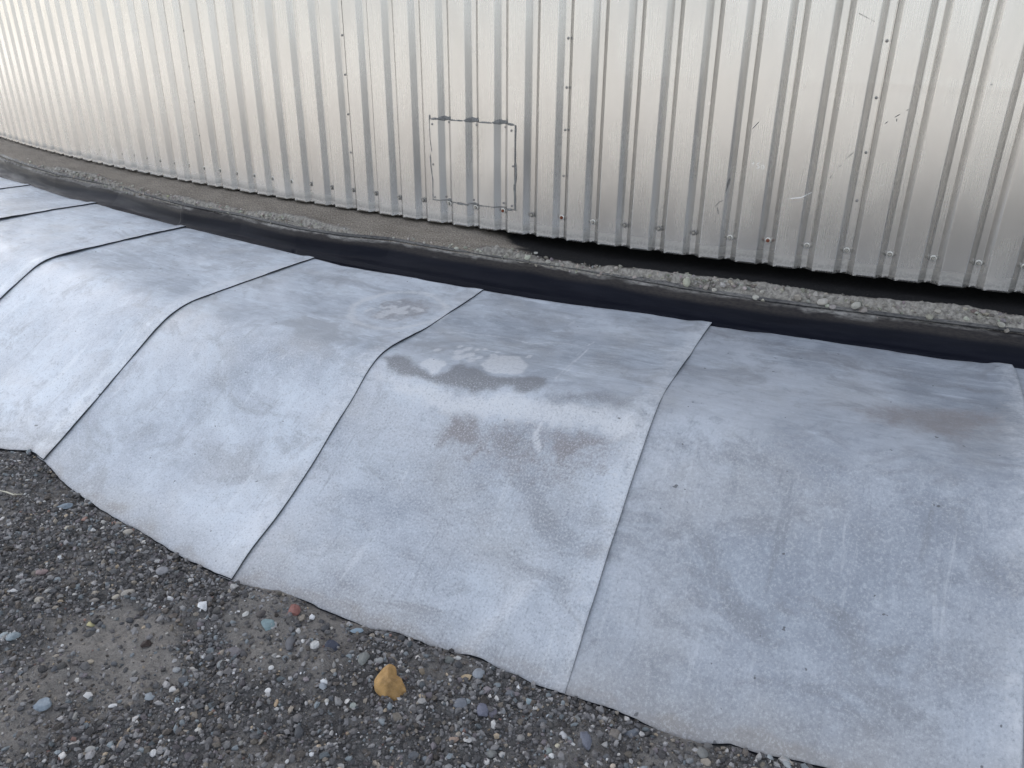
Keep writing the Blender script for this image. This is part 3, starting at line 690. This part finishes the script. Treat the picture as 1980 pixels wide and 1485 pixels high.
# ------------------------------------------------------------------ grey membrane sheets
TOP = np.array([[-9, .21], [-5.059, .226], [-4.607, .198], [-4.053, .211], [-3.823, .178], [-3.04, .201], [-2.948, .198], [-2.391, .216], [-2.044, .237], [-1.883, .254], [-1.548, .232],
    [-1.225, .232], [-.883, .224], [-.636, .198], [-.482, .183], [-.381, .184], [-.379, .215], [-.255, .214], [-.101, .18], [.114, .197], [.306, .21], [.457, .187], [.485, .183], [4, .2]])
POLY = {
 'dark': [([[-.36, .27], [-.10, .27], [.10, .30], [.05, .33], [-.20, .33], [-.35, .31]], .02, .6), ([[-.05, .38], [.20, .36], [.45, .39], [.44, .43], [.15, .42]], .02, .65),
          ([[-.34, .50], [-.15, .47], [-.02, .51], [-.15, .55], [-.32, .56]], .04, .5), ([[.10, .46], [.44, .47], [.44, .52], [.20, .51]], .03, .6), ([[.30, 1.02], [.44, 1.00], [.44, 1.10], [.33, 1.09]], .03, .55),
          ([[-1.15, 1.08], [-1.02, 1.06], [-1.06, 1.20], [-1.16, 1.22]], .05, .5),
          ([[-1.213, .866], [-1.175, .838], [-1.117, .841], [-1.065, .88], [-1.013, .888], [-.988, .859], [-.976, .808], [-.918, .818], [-.853, .845], [-.806, .842], [-.765, .827], [-.702, .809],
            [-.684, .839], [-.704, .877], [-.736, .889], [-.803, .897], [-.862, .923], [-.933, .929], [-1.01, .928], [-1.089, .929], [-1.159, .92]], .022, 1.),
          ([[-.81, .995], [-.76, .984], [-.683, .955], [-.655, 1.007], [-.645, 1.058], [-.697, 1.067], [-.776, 1.035]], .05, .8),
          ([[-.682, .554], [-.502, .584], [-.476, .745], [-.575, .779], [-.638, .696]], .06, .55),
          ([[-.655, .876], [-.536, .829], [-.459, .841], [-.452, .874], [-.536, .887], [-.617, .9]], .025, .75),
          ([[-1.197, 1.014], [-1.153, .955], [-1.046, .972], [-1.003, 1.026], [-1.028, 1.069], [-1.14, 1.097]], .06, .45),
          ([[-.603, 1.151], [-.502, 1.109], [-.464, 1.187], [-.501, 1.23], [-.567, 1.213]], .05, .5),
          ([[-.474, 1.219], [-.421, 1.19], [-.366, 1.186], [-.35, 1.211], [-.422, 1.236]], .02, .7),
          ([[-1.19, .98], [-.70, .96], [-.42, .95], [-.38, 1.25], [-.40, 1.42], [-.85, 1.30], [-1.19, 1.15]], .12, .46),
          ([[-1.80, .75], [-1.62, .70], [-1.55, .80], [-1.70, .86]], .08, .35),
          ([[.02, .95], [.35, .88], [.42, 1.05], [.10, 1.10]], .10, .35), ([[-.30, .32], [.35, .30], [.40, .38], [-.20, .42]], .05, .5),
          ([[.20, 1.20], [.43, 1.15], [.42, 1.28], [.24, 1.30]], .05, .5), ([[-2.7, .35], [-2.3, .32], [-2.25, .42], [-2.6, .48]], .06, .35)],
 'pale': [([[-1.081, .855], [-1.075, .821], [-1.018, .826], [-.993, .85], [-1.005, .883], [-1.026, .892], [-1.069, .874]], .008, .9),
          ([[-.914, .806], [-.912, .751], [-.89, .712], [-.834, .701], [-.781, .772], [-.773, .82], [-.816, .841], [-.868, .836]], .010, .85),
          ([[-1.176, .937], [-1.086, .932], [-1.007, .934], [-.93, .935], [-.837, .924], [-.776, .904], [-.707, .902], [-.638, .905], [-.554, .895], [-.433, .882], [-.395, .932], [-.449, .952],
            [-.514, .942], [-.616, .957], [-.703, .959], [-.786, .977], [-.856, .979], [-.924, .99], [-1.002, .985], [-1.127, .954]], .030, .9)],
 'red': [([[-.95, .97], [-.80, .965], [-.60, .955], [-.42, .945], [-.41, 1.02], [-.52, 1.10], [-.70, 1.12], [-.90, 1.09]], .05, .62),
         ([[-.92, 1.011], [-.913, .991], [-.833, .979], [-.808, .999], [-.776, 1.035], [-.773, 1.077], [-.79, 1.098], [-.816, 1.1], [-.813, 1.061], [-.888, 1.071]], .035, .95),
         ([[-.63, .964], [-.513, .946], [-.433, .941], [-.443, .967], [-.507, 1.014], [-.571, 1.061], [-.604, 1.053]], .05, .95),
         ([[.061, .668], [.206, .554], [.411, .514], [.409, .634], [.302, .734], [.134, .726]], .08, .9),
         ([[-1.50, .49], [-1.44, .42], [-1.33, .44], [-1.28, .50], [-1.33, .62], [-1.44, .63]], .02, .7)]}
LINES = [([[-.683, .527], [-.680, .688], [-.679, .828]], .004, .55), ([[-.676, .507], [-.669, .69], [-.668, .833]], .004, .7), ([[-.647, .951], [-.654, .974], [-.65, .998], [-.629, 1.022]], .006, .8),
         ([[-.661, .984], [-.66, 1.0], [-.638, 1.024], [-.627, 1.03]], .006, .8), ([[-1.219, .651], [-1.098, .596], [-.937, .577], [-.846, .597], [-.795, .557], [-.734, .554], [-.691, .571]], .006, .55),
         ([[-.853, .33], [-.802, .361], [-.8, .41]], .006, .5), ([[-.762, .415], [-.682, .392]], .005, .4)]
DOTS = [[-1.084, .762, .014], [-1.04, .704, .012], [-1.01, .709, .016], [-.979, .706, .010], [-.959, .693, .009], [-.979, .754, .018], [-.956, .786, .016], [-.911, .729, .015], [-.912, .7, .010], [-.999, .785, .022],
        [-.811, .691, .012], [-1.02, .745, .018], [-.94, .76, .012]]
def seg_dist(s, r, a, b):
    ax, ay = a; bx, by = b; dx, dy = bx - ax, by - ay
    t = np.clip(((s - ax) * dx + (r - ay) * dy) / (dx * dx + dy * dy + 1e-12), 0, 1)
    return np.hypot(s - ax - t * dx, r - ay - t * dy)
def poly_mask(s, r, pts, soft, wob, seed):
    s2 = s + fbm(s * 22, r * 22, seed, 4) * wob; r2_ = r + fbm(s * 22 + 9, r * 22, seed + 5, 4) * wob
    dmin = np.full(s.shape, 9.); ins = np.zeros(s.shape, bool)
    for a, b in zip(pts, pts[1:] + pts[:1]):
        dmin = np.minimum(dmin, seg_dist(s2, r2_, a, b))
        c = ((a[1] > r2_) != (b[1] > r2_)) & (s2 < (b[0] - a[0]) * (r2_ - a[1]) / (b[1] - a[1] + 1e-12) + a[0])
        ins ^= c
    return sstep(-soft, soft, np.where(ins, dmin, -dmin))
def stains(s, r):
    out = {}
    for k, L in POLY.items():
        m = np.zeros(s.shape)
        for q, (pts, soft, amt) in enumerate(L):
            lo, hi = np.min(pts, 0) - .15, np.max(pts, 0) + .15
            if hi[0] < s.min() or lo[0] > s.max(): continue
            m = np.maximum(m, amt * poly_mask(s, r, pts, soft, .012 + soft * .35, q))
        out[k] = m
    pale = out['pale']
    for pts, w, a in LINES:
        if max(p[0] for p in pts) < s.min() or min(p[0] for p in pts) > s.max(): continue
        dd = np.minimum.reduce([seg_dist(s + fbm(s * 20, r * 20, 3, 2) * .004, r, p, q) for p, q in zip(pts, pts[1:])])
        pale = np.maximum(pale, a * sstep(w, w * .2, dd))
    for a, b, w in DOTS: pale = np.maximum(pale, .75 * sstep(w * 1.1, w * .7, np.hypot((s - a), (r - b) * .8) + fbm(s * 60, r * 60, 4, 2) * .004))
    # dried puddle: pale rim, beige bed, white middle
    q = np.hypot((s + 1.395) / .15, (r - .53) / .155) + fbm(s * 9, r * 9, 6, 4) * .16
    pale = np.maximum(pale, .7 * np.exp(-((q - 1.12) / .12) ** 2))
    pale = np.maximum(pale, .8 * sstep(.62, .3, np.hypot((s + 1.40) / .13, (r - .545) / .13) + fbm(s * 40, r * 40, 8, 3) * .7))
    out['red'] = np.maximum(out['red'], .5 * sstep(1.05, .65, q))
    out['pale'] = pale
    return out
def sheet(sl, sr, label, gap, seed, res=.006, right_curve=None, tone=1.):
    """sl, sr: seams; the right margin lies on top of the next sheet, the left margin runs under the one before"""
    sl_ = sl - .045
    u = np.concatenate([np.linspace(0, 1, max(20, int((sr - sl_) / res)))]); nv = int(1.45 / res)
    w = np.linspace(0, 1, nv)
    U, Wv = np.meshgrid(u, w, indexing='ij')
    sc_ = sl_ + (sr - sl_) * U
    top = np.interp(np.clip(sc_, sl + .001, sr - .0015), TOP[:, 0], TOP[:, 1]) + .003 * fbm(sc_ * 9, sc_ * 0, seed, 3) - .0
    bot = r_edge(sc_) + .006 + .006 * fbm(sc_ * 6, sc_ * 0, 3, 3) + .0015 * fbm(sc_ * 40, sc_ * 0, 6, 2)
    r = top + (bot - top) * Wv
    if right_curve is not None: se = np.interp(r, right_curve[0], right_curve[1])
    else: se = sr + .004 * fbm(r * 5, r * 0, seed, 3)
    s = sl_ + (se - sl_) * U
    z = Zs(s, r)
    mrg = sstep(.085, .03, se - s)
    z = z + fbm(s * 4, r * 5, seed, 3) * .0045 * sstep(.05, .25, r - .2) + fbm(s * 16, r * 20, seed + 3, 3) * .0012
    z = z + (gap + .002 * fbm(r * 4, r * 0, seed + 1, 2)) * mrg
    z = z - .002 * sstep(.05, 0, s - sl_)
    # folds near the foot
    if abs(sl + 1.22) < .01:
        z = z + .010 * np.exp(-((s + .53 + (r - 1.35) * .5) / .03) ** 2) * sstep(1.22, 1.35, r) - .008 * np.exp(-((s + .60 + (r - 1.35) * .3) / .05) ** 2) * sstep(1.2, 1.4, r)
    st = stains(s, r)
    pale = np.maximum(st['pale'], .6 * sstep(.10, .0, se - s) * (.6 + .4 * vnoise(s * 30, r * 9, 2)))
    pale = np.maximum(pale, .30 * sstep(.84, .90, r) * sstep(1.05, .95, r) * vnoise(s * 6, r * 6, seed))
    red_e = r_edge(s) - r + fbm(s * 10, r * 10, 6, 4) * .05
    dust = .5 * sstep(.12, -.01, red_e) + .35 * sstep(.02, .0, red_e)
    V = P(s, r, z).reshape(-1, 3); n = len(V); nu = len(u)
    th_ = .0042
    per = np.concatenate([np.arange(nv), np.arange(1, nu) * nv + nv - 1, (nu - 1) * nv + np.arange(nv - 2, -1, -1), np.arange(nu - 2, 0, -1) * nv])
    V2 = V[per].copy(); V2[:, 2] -= th_
    m_ = len(per); i = np.arange(m_)
    F1 = grid_faces(nu, nv, flip=True); F2 = np.stack([per[i], n + i, n + (i + 1) % m_, per[(i + 1) % m_]], 1)
    mi = np.concatenate([np.zeros(len(F1)), np.ones(len(F2))])
    uv = np.stack([s, r], -1).reshape(-1, 2); pad = lambda a: np.concatenate([a.ravel(), np.zeros(m_)])
    me = mesh('rubber_sheet', np.concatenate([V, V2]), np.concatenate([F1, F2]), [M_MEM, M_EDGE], mi, uv=np.concatenate([uv, uv[per]]),
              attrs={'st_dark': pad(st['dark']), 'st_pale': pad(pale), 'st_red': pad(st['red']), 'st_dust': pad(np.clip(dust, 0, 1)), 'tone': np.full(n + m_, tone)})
    # keep the cut edge crisp
    sm = np.ones(len(me.polygons), bool); sm[len(F1):] = False; me.polygons.foreach_set('use_smooth', sm)
    o = link('rubber_sheet', me)
    tag(o, label, 'rubber sheet', 'grey rubber sheets lapped round the foot of the tank')
    return o
GC = ([.15, .19, .235, .295, .37, .44, 1.217, 1.262, 1.4, 1.8], [.478, .484, .487, .485, .481, .478, .432, .431, .432, .43])
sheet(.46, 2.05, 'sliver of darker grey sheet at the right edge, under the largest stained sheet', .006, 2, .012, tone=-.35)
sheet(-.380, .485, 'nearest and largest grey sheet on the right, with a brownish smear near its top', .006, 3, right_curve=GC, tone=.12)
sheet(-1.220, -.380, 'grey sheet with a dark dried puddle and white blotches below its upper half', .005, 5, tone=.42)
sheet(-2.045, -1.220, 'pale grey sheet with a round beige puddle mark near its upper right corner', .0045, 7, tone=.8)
sheet(-2.948, -2.045, 'pale grey sheet left of the beige puddle mark, its right seam the thickest dark line', .0075, 9)
sheet(-3.810, -2.948, 'grey sheet ending at the joint of the two black flashing strips', .008, 11, .010)
sheet(-4.618, -3.810, 'narrow looking grey sheet at the left edge of view, second from the far end', .007, 4, .012)
sheet(-5.46, -4.618, 'farthest grey sheet, a small pale wedge at the left edge of view', .006, 6, .014)

# ------------------------------------------------------------------ gravel and stones
rs = np.random.RandomState(21)
def in_view_pts(N, rs, x0=-3.0, x1=.75, band=1.0):
    x = rs.uniform(x0, x1, N); y = rs.uniform(-2.45, -1.05, N)
    rr = np.hypot(x, y - R) - R; s = np.arctan2(x, R - y) * R
    k = rr - r_edge(s) > .010 + .006 * fbm(s * 6, s * 0, 3, 3) 
    return x[k], y[k], (rr - r_edge(s))[k]
PAL = np.array([[.075, .073, .075], [.105, .105, .11], [.14, .14, .145], [.19, .19, .195], [.07, .062, .056], [.16, .145, .125], [.13, .15, .165], [.12, .11, .12], [.30, .30, .30], [.55, .54, .52], [.24, .20, .15], [.17, .11, .095]])
PW = np.array([.24, .20, .15, .09, .10, .07, .05, .04, .03, .012, .012, .006]); PW = PW / PW.sum()
x, y, e = in_view_pts(165000, rs)
cl = fbm(x * 2.6, y * 2.6, 5, 3); keep = rs.rand(len(x)) < np.clip(.85 + cl * .9, .3, 1) * (1 - .84 * sand_at(x, y)); x, y, e = x[keep], y[keep], e[keep]
sz = np.minimum(.0033 + rs.gamma(1.15, .0038, len(x)), .021)
cols = PAL[rs.choice(len(PAL), len(x), p=PW)] * np.array([1.47, 1.42, 1.36]) * rs.uniform(.5, 1.55, (len(x), 1))
z = np.maximum(ground_z(x, y), Zs(np.arctan2(x, R - y) * R, np.hypot(x, y - R) - R) * (e < .02) + ZG + (e >= .02) * -9 + .003) + sz * .12
tag(scatter('gravel', np.stack([x, y, z], -1), sz, np.clip(cols, .02, .7), None, 6), 'fine dark gravel strewn over the soil', None, None, 'stuff')

def put_stone(name, me, x, y, zoff, rot):
    return link(name, me, None, (x, y, float(ground_z(x, y)) + zoff), rot)
STONES = [
 # x, y, w, h, colour, angular, tilt, label
 (-1.103, -1.544, .0345, .0358, (.29, .105, .082), 1, .2, 'brick red angular stone near the foot of the sheets'),
 (-1.129, -1.607, .0337, .0300, (.20, .30, .315), 1, .5, 'flat teal blue stone chip beside the brick red stone'),
 (-1.309, -1.630, .0256, .0270, (.72, .73, .74), 1, .3, 'white jagged stone with dark spots, left of the teal chip'),
 (-1.507, -1.568, .0340, .0262, (.25, .25, .265), 0, -.1, 'round speckled grey pebble close to the sheet edge'),
 (-1.793, -1.699, .0338, .0195, (.27, .19, .18), 0, .1, 'pinkish oblong pebble on the left of the gravel'),
 (-1.733, -1.474, .0293, .0190, (.38, .34, .285), 0, .1, 'tan oval pebble just below the edge of the pale sheet'),
 (-1.827, -1.509, .0147, .0147, (.70, .69, .66), 1, 0, 'small white pebble left of the tan oval one by the sheet'),
 (-1.893, -1.540, .0150, .0140, (.52, .47, .36), 0, 0, 'small cream pebble, the left one of a pale pair'),
 (-1.985, -1.472, .0487, .0250, (.17, .22, .27), 1, .1, 'flat slate blue stone near the left sheet edge'),
 (-1.961, -1.430, .0400, .0216, (.28, .26, .235), 1, .3, 'greyish tan flat stone touching the sheet edge at the left'),
 (-1.695, -1.781, .0309, .0206, (.40, .36, .29), 0, -.2, 'tan rounded pebble below the pinkish oblong one'),
 (-1.799, -1.776, .0289, .0150, (.66, .65, .63), 0, .2, 'white oblong pebble at the left edge of the gravel'),
 (-1.522, -1.667, .0353, .0249, (.30, .275, .235), 0, .1, 'larger khaki oval pebble with a cream one at its left'),
 (-1.544, -1.684, .0222, .0157, (.45, .40, .31), 0, .1, 'small cream pebble tucked against the khaki oval one'),
 (-1.586, -1.719, .0337, .0142, (.25, .225, .20), 0, .1, 'long brownish grey pebble left of the cream and khaki pair'),
 (-1.512, -1.786, .0211, .0161, (.50, .45, .20), 1, -.4, 'yellowish stone chip alone in the gravel'),
 (-1.660, -1.900, .0218, .0260, (.32, .38, .40), 0, .2, 'pale blue pebble cut by the left edge of the view'),
 (-1.631, -1.895, .0326, .0262, (.25, .31, .345), 0, .3, 'bluish rounded stone right beside the pale blue one'),
 (-1.343, -1.777, .0241, .0220, (.045, .028, .022), 1, 0, 'very dark brown stone sunk in a pale sandy patch'),
 (-1.410, -1.873, .0164, .0129, (.43, .36, .26), 0, .1, 'small tan pebble below the sunken dark brown stone'),
 (-1.400, -2.003, .0395, .0275, (.26, .32, .375), 1, .4, 'pale blue grey wedge of stone at the lower left'),
 (-1.221, -1.806, .0186, .0139, (.30, .31, .32), 0, 0, 'small smooth grey pebble on the sandy patch'),
 (-1.142, -1.751, .0200, .0200, (.27, .29, .29), 0, 0, 'grey round pebble between sand patch and purple grey slab'),
 (-1.149, -1.706, .0396, .0280, (.20, .185, .195), 1, .2, 'purplish grey angular slab in the middle of the gravel'),
 (-.999, -1.767, .0147, .0136, (.72, .71, .69), 0, 0, 'bright white round pebble above the small orange brown one'),
 (-.964, -1.783, .0100, .0201, (.48, .33, .18), 0, .1, 'narrow orange brown pebble standing upright'),
 (-1.057, -1.822, .0301, .0245, (.085, .082, .082), 0, 0, 'dark rounded stone with a hollow below it'),
 (-1.153, -1.981, .0116, .0210, (.33, .26, .22), 0, .1, 'pinkish brown oval pebble standing upright near the bottom'),
 (-1.221, -2.036, .0207, .0187, (.36, .36, .345), 0, .2, 'pale grey pebble near the bottom edge, left of the white round one'),
 (-1.106, -1.986, .0145, .0156, (.70, .69, .67), 0, 0, 'white round pebble at the bottom, right of the pinkish brown one'),
 (-1.283, -1.991, .0129, .0086, (.50, .30, .12), 0, .3, 'tiny orange pebble at the lower left'),
 (-1.274, -1.935, .0221, .0088, (.62, .62, .61), 0, .1, 'long thin white pebble right of the blue grey wedge'),
 (-.958, -1.588, .0403, .0318, (.055, .065, .10), 1, .1, 'dark navy blue stone next to a white speckled one'),
 (-.991, -1.614, .0255, .0243, (.64, .63, .60), 1, .1, 'white speckled stone left of the navy blue one'),
 (-1.204, -1.602, .0203, .0152, (.55, .54, .50), 1, .6, 'curved pale sliver left of the teal chip'),
 (-1.168, -1.586, .0254, .0240, (.10, .085, .08), 0, 0, 'dark brown round stone above the teal chip'),
 (-1.048, -1.628, .0244, .0420, (.14, .14, .15), 0, .1, 'tall dark grey stone left of the navy blue one'),
 (-1.223, -1.886, .0269, .0190, (.30, .34, .37), 1, -.5, 'pale grey blue chip below the smooth grey pebble'),
 (-1.156, -1.868, .0189, .0122, (.27, .33, .36), 1, -.3, 'small flat blue chip right of the grey blue one'),
 (-.948, -1.867, .0256, .0234, (.115, .115, .12), 1, .2, 'dark grey block near the bottom edge'),
 (-.874, -1.822, .0193, .0290, (.085, .088, .095), 0, .2, 'dark oval pebble right of the dark grey block'),
 (-1.037, -1.710, .0129, .0129, (.66, .66, .64), 0, 0, 'small white pebble right of the purplish slab'),
 (-1.022, -1.615, .0122, .0110, (.70, .69, .66), 0, 0, 'tiny white pebble between tall grey and speckled stones'),
 (-1.250, -2.073, .0154, .0154, (.62, .60, .57), 1, 0, 'white pebble at the very bottom, near the left corner'),
 (-.612, -1.512, .0284, .0300, (.27, .295, .33), 0, -.3, 'blue grey round pebble right of the broken orange one'),
 (-.632, -1.536, .0294, .0200, (.52, .38, .21), 1, .3, 'broken orange tan pebble with a pale edge'),
 (-.691, -1.505, .0241, .0181, (.17, .18, .165), 0, .1, 'grey green pebble up and left of the broken orange one'),
 (-.678, -1.488, .0182, .0109, (.50, .50, .48), 1, -.2, 'pale sliver behind the grey green pebble'),
 (-.866, -1.599, .0358, .0350, (.19, .20, .185), 1, .5, 'greenish grey angular stone up and left of the big amber stone'),
 (-.834, -1.583, .0239, .0179, (.33, .33, .32), 0, .1, 'pale oval pebble directly above the big amber stone'),
 (-.934, -1.523, .0338, .0138, (.24, .33, .40), 1, .1, 'thin light blue stone close to the sheet edge'),
 (-.557, -1.604, .0269, .0336, (.155, .16, .215), 0, .2, 'bluish purple oval stone in a clump below the blue pebble'),
 (-.535, -1.598, .0190, .0213, (.15, .14, .175), 0, -.1, 'small purple stone pressed against the bluish purple oval'),
 (-.607, -1.610, .0361, .0271, (.16, .175, .205), 0, .2, 'bumpy grey blue stone left of the bluish purple oval'),
 (-.477, -1.528, .0183, .0195, (.26, .34, .37), 1, .2, 'greenish blue chip near the third seam foot'),
 (-.528, -1.527, .0277, .0197, (.17, .18, .20), 1, .2, 'dark slate chip left of the greenish blue one'),
 (-.895, -1.709, .0183, .0183, (.27, .30, .33), 1, .1, 'grey blue chip left of the big amber stone'),
 (-.817, -1.712, .0157, .0168, (.36, .40, .36), 0, .1, 'pale greenish pebble below the big amber stone'),
 (-.331, -1.581, .0303, .0400, (.155, .165, .21), 1, .1, 'blue slate wedge pointing down near the bottom'),
 (-.380, -1.580, .0164, .0229, (.55, .55, .55), 0, .5, 'curved white shell fragment left of the blue slate wedge'),
 (-.354, -1.596, .0151, .0086, (.74, .73, .70), 0, -.4, 'tiny white sliver beside the blue slate wedge'),
 (-.379, -1.616, .0107, .0107, (.60, .54, .38), 0, 0, 'tiny cream pebble below the white shell fragment'),
 (-.390, -1.638, .0159, .0159, (.27, .31, .29), 0, 0, 'greenish grey pebble at the bottom beside a white one'),
 (-.379, -1.649, .0126, .0126, (.70, .70, .68), 0, 0, 'white pebble at the bottom beside the greenish grey one'),
 (-.494, -1.692, .0233, .0180, (.21, .215, .20), 0, 0, 'grey oval pebble at the bottom centre'),
 (-.612, -1.756, .0199, .0147, (.21, .24, .27), 0, 0, 'slate blue oval pebble at the bottom, below the amber stone'),
 (-.364, -1.533, .0145, .0256, (.25, .26, .255), 1, .1, 'upright grey slab just below the longest seam'),
 (-.458, -1.624, .0185, .0185, (.26, .25, .235), 0, 0, 'light brown pebble left of the white shell fragment'),
 (-.575, -1.698, .0257, .0161, (.33, .23, .17), 1, .2, 'curved reddish tan chip below the stone clump'),
 (-.309, -1.630, .0126, .0136, (.72, .71, .69), 0, 0, 'white oval pebble right at the bottom, below the slate wedge'),
 (-.423, -1.552, .0168, .0112, (.48, .55, .60), 1, 0, 'bluish white flat chip below the third seam'),
 (-.249, -1.511, .0374, .0220, (.16, .18, .21), 1, .1, 'dark slate slab lying against the big right sheet'),
 (-.279, -1.542, .0283, .0261, (.22, .19, .16), 1, .2, 'lumpy tan brown stone left of the dark slate slab'),
 (-.102, -1.510, .0256, .0277, (.22, .22, .205), 0, .1, 'large grey oval pebble near the bottom right'),
 (-.093, -1.480, .0216, .0151, (.17, .165, .16), 0, 0, 'round dark grey pebble above the large grey oval'),
 (-.026, -1.450, .0183, .0108, (.82, .81, .78), 0, .1, 'bright white pebble lying on the sheet edge at the lower right'),
 (.029, -1.463, .0137, .0137, (.38, .42, .43), 0, .2, 'pale blue grey pebble at the lower right'),
 (.060, -1.465, .0210, .0310, (.35, .38, .38), 0, .1, 'tall pale oval pebble, rightmost of the gravel'),
 (-.259, -1.616, .0125, .0125, (.58, .47, .36), 0, 0, 'small peach coloured pebble at the bottom edge'),
 (.017, -1.460, .0149, .0117, (.33, .34, .35), 0, 0, 'grey pebble left of the tall pale oval one'),
 (-.177, -1.551, .0212, .0212, (.075, .07, .07), 1, 0, 'blackish stone left of the large grey oval'),
]
rs = np.random.RandomState(33)
YAW = -yaw
for k, (x, y, w, h, c, ang, tilt, lab) in enumerate(STONES):
    v, f = rough_stone(I3, rs, ang)
    t = min(w, h) * rs.uniform(.5, .65)
    v = v * np.array([w, h * 1.15, t]) * .5
    c = np.array(c); c = c * .78 + c.mean() * .22
    cc = np.tile(np.array(c), (len(v), 1)) * (1 + .10 * fbm(v[:, 0] * 180, v[:, 1] * 180, k, 2))[:, None]
    o = put_stone('stone', mesh('stone', v, f, M_STONE, smooth=not ang, cols=cc), x, y, t * .22, (.12 * rs.normal(), .1 * rs.normal(), YAW + tilt))
    tag(o, lab, 'stone')
# the big amber stone: traced lump with a notch in its top
OUT = np.array([(690, 925), (725, 895), (760, 905), (775, 945), (830, 985), (862, 1025), (850, 1070), (800, 1087), (730, 1075), (690, 1050), (668, 1005), (672, 960)], float)
OUT = (OUT - np.array([765, 995])) / 97.; OUT[:, 1] *= -1
oa = np.arctan2(OUT[:, 1], OUT[:, 0]); orr = np.hypot(OUT[:, 0], OUT[:, 1]); k = np.argsort(oa); oa, orr = oa[k], orr[k]
v, f = I3[0].copy(), I3[1]
a = np.arctan2(v[:, 1], v[:, 0]); rad = np.interp(a, oa, orr, period=2 * np.pi)
for n, dcut in (((.35, .45, .8), .50), ((-.6, .15, .75), .62), ((.6, -.45, .6), .60), ((0, -.8, .5), .62), ((-.35, -.6, .7), .66), ((.1, -.1, 1), .70)):
    n = np.array(n); n /= np.linalg.norm(n); q = v @ n; m = q > dcut; v[m] -= np.outer(q[m] - dcut, n)
v[:, 0] *= rad; v[:, 1] *= rad; v *= (1 + .05 * fbm(v[:, 0] * 3, v[:, 1] * 3 + v[:, 2] * 2, 4, 3))[:, None]
v = v * np.array([.0385, .041, .034])
n_f = fbm(v[:, 0] * 60, v[:, 1] * 60, 2, 3)[:, None]
cc = np.clip(np.array([.40, .24, .09]) * (1 + .5 * n_f), .02, .8)
o = put_stone('stone', mesh('stone', v, f, M_STONE, smooth=False, cols=cc), -.768, -1.633, .015, (.22, 0, YAW - .22))
tag(o, 'big amber brown stone with a notched top, largest stone in the gravel', 'stone')

# ordinary pebbles: three kinds that nothing tells apart
taken = np.array([(s[0], s[1], s[2]) for s in STONES] + [(-.768, -1.633, .08)])
def pebbles(N, cols, lo, hi, label, group, seed, ang):
    rs = np.random.RandomState(seed); mes = []
    for q in range(8):
        v, f = rough_stone(I2, rs, ang if q % 2 else .2); v = v * np.array([1, rs.uniform(.7, .95), rs.uniform(.5, .7)]) * .5
        c = np.array(cols[q % len(cols)]); mes.append(mesh('pebble', v, f, M_STONE, smooth=q % 2 == 0, cols=np.tile(c, (len(v), 1))))
    n = 0
    while n < N:
        x = rs.uniform(-2.35, .12); y = rs.uniform(-2.12, -1.18)
        p = Vector((x, y, .01)) - co.location; zc = p.dot(fw)
        u_, v_ = p.dot(r2) / zc * 1520 / 990, p.dot(u2) / zc * 1520 / 742
        if abs(u_) > 1 or abs(v_) > 1: continue
        s = math.atan2(x, R - y) * R; rr = math.hypot(x, y - R) - R
        if rr < r_edge(s) + .01: continue
        if (np.hypot(taken[:, 0] - x, taken[:, 1] - y) < taken[:, 2] * .7 + .008).any(): continue
        w = lo + (hi - lo) * rs.rand() ** 2
        o = put_stone('pebble', mes[n % 8], x, y, w * .08, (.3 * rs.normal(), .3 * rs.normal(), rs.uniform(0, 6)))
        o.scale = (w, w, w); tag(o, label, 'pebble', group); n += 1
pebbles(130, [(.085, .085, .09), (.12, .12, .125), (.10, .095, .09), (.14, .145, .155)], .012, .026, 'small dark grey pebble half sunk in the gravel', 'dark grey pebbles in the gravel', 41, 1)
pebbles(55, [(.27, .275, .28), (.30, .29, .27), (.24, .265, .28)], .011, .018, 'small light grey pebble lying in the gravel', 'light grey pebbles in the gravel', 42, 1)
pebbles(50, [(.62, .61, .59), (.70, .69, .67), (.55, .53, .49)], .007, .011, 'tiny white pebble dotted among the dark gravel', 'tiny white pebbles in the gravel', 43, .4)

# straw at the left
pts = np.array([(-2.215, -1.512), (-2.19, -1.503), (-2.165, -1.500), (-2.14, -1.488)])
V = []
for k, (x, y) in enumerate(pts):
    z = float(ground_z(x, y)) + .012; w = (.001, .0028, .0025, .001)[k]
    for a in range(6): V.append((x + w * .2 * math.cos(a * math.pi / 3), y + w * math.cos(a * math.pi / 3), z + w * .7 * math.sin(a * math.pi / 3)))
F = [(k * 6 + a, k * 6 + (a + 1) % 6, k * 6 + 6 + (a + 1) % 6, k * 6 + 6 + a) for k in range(3) for a in range(6)]
tag(link('straw', mesh('straw', V, F, M_STRAW)), 'thin pale dry straw lying at the left edge of the gravel', 'straw')
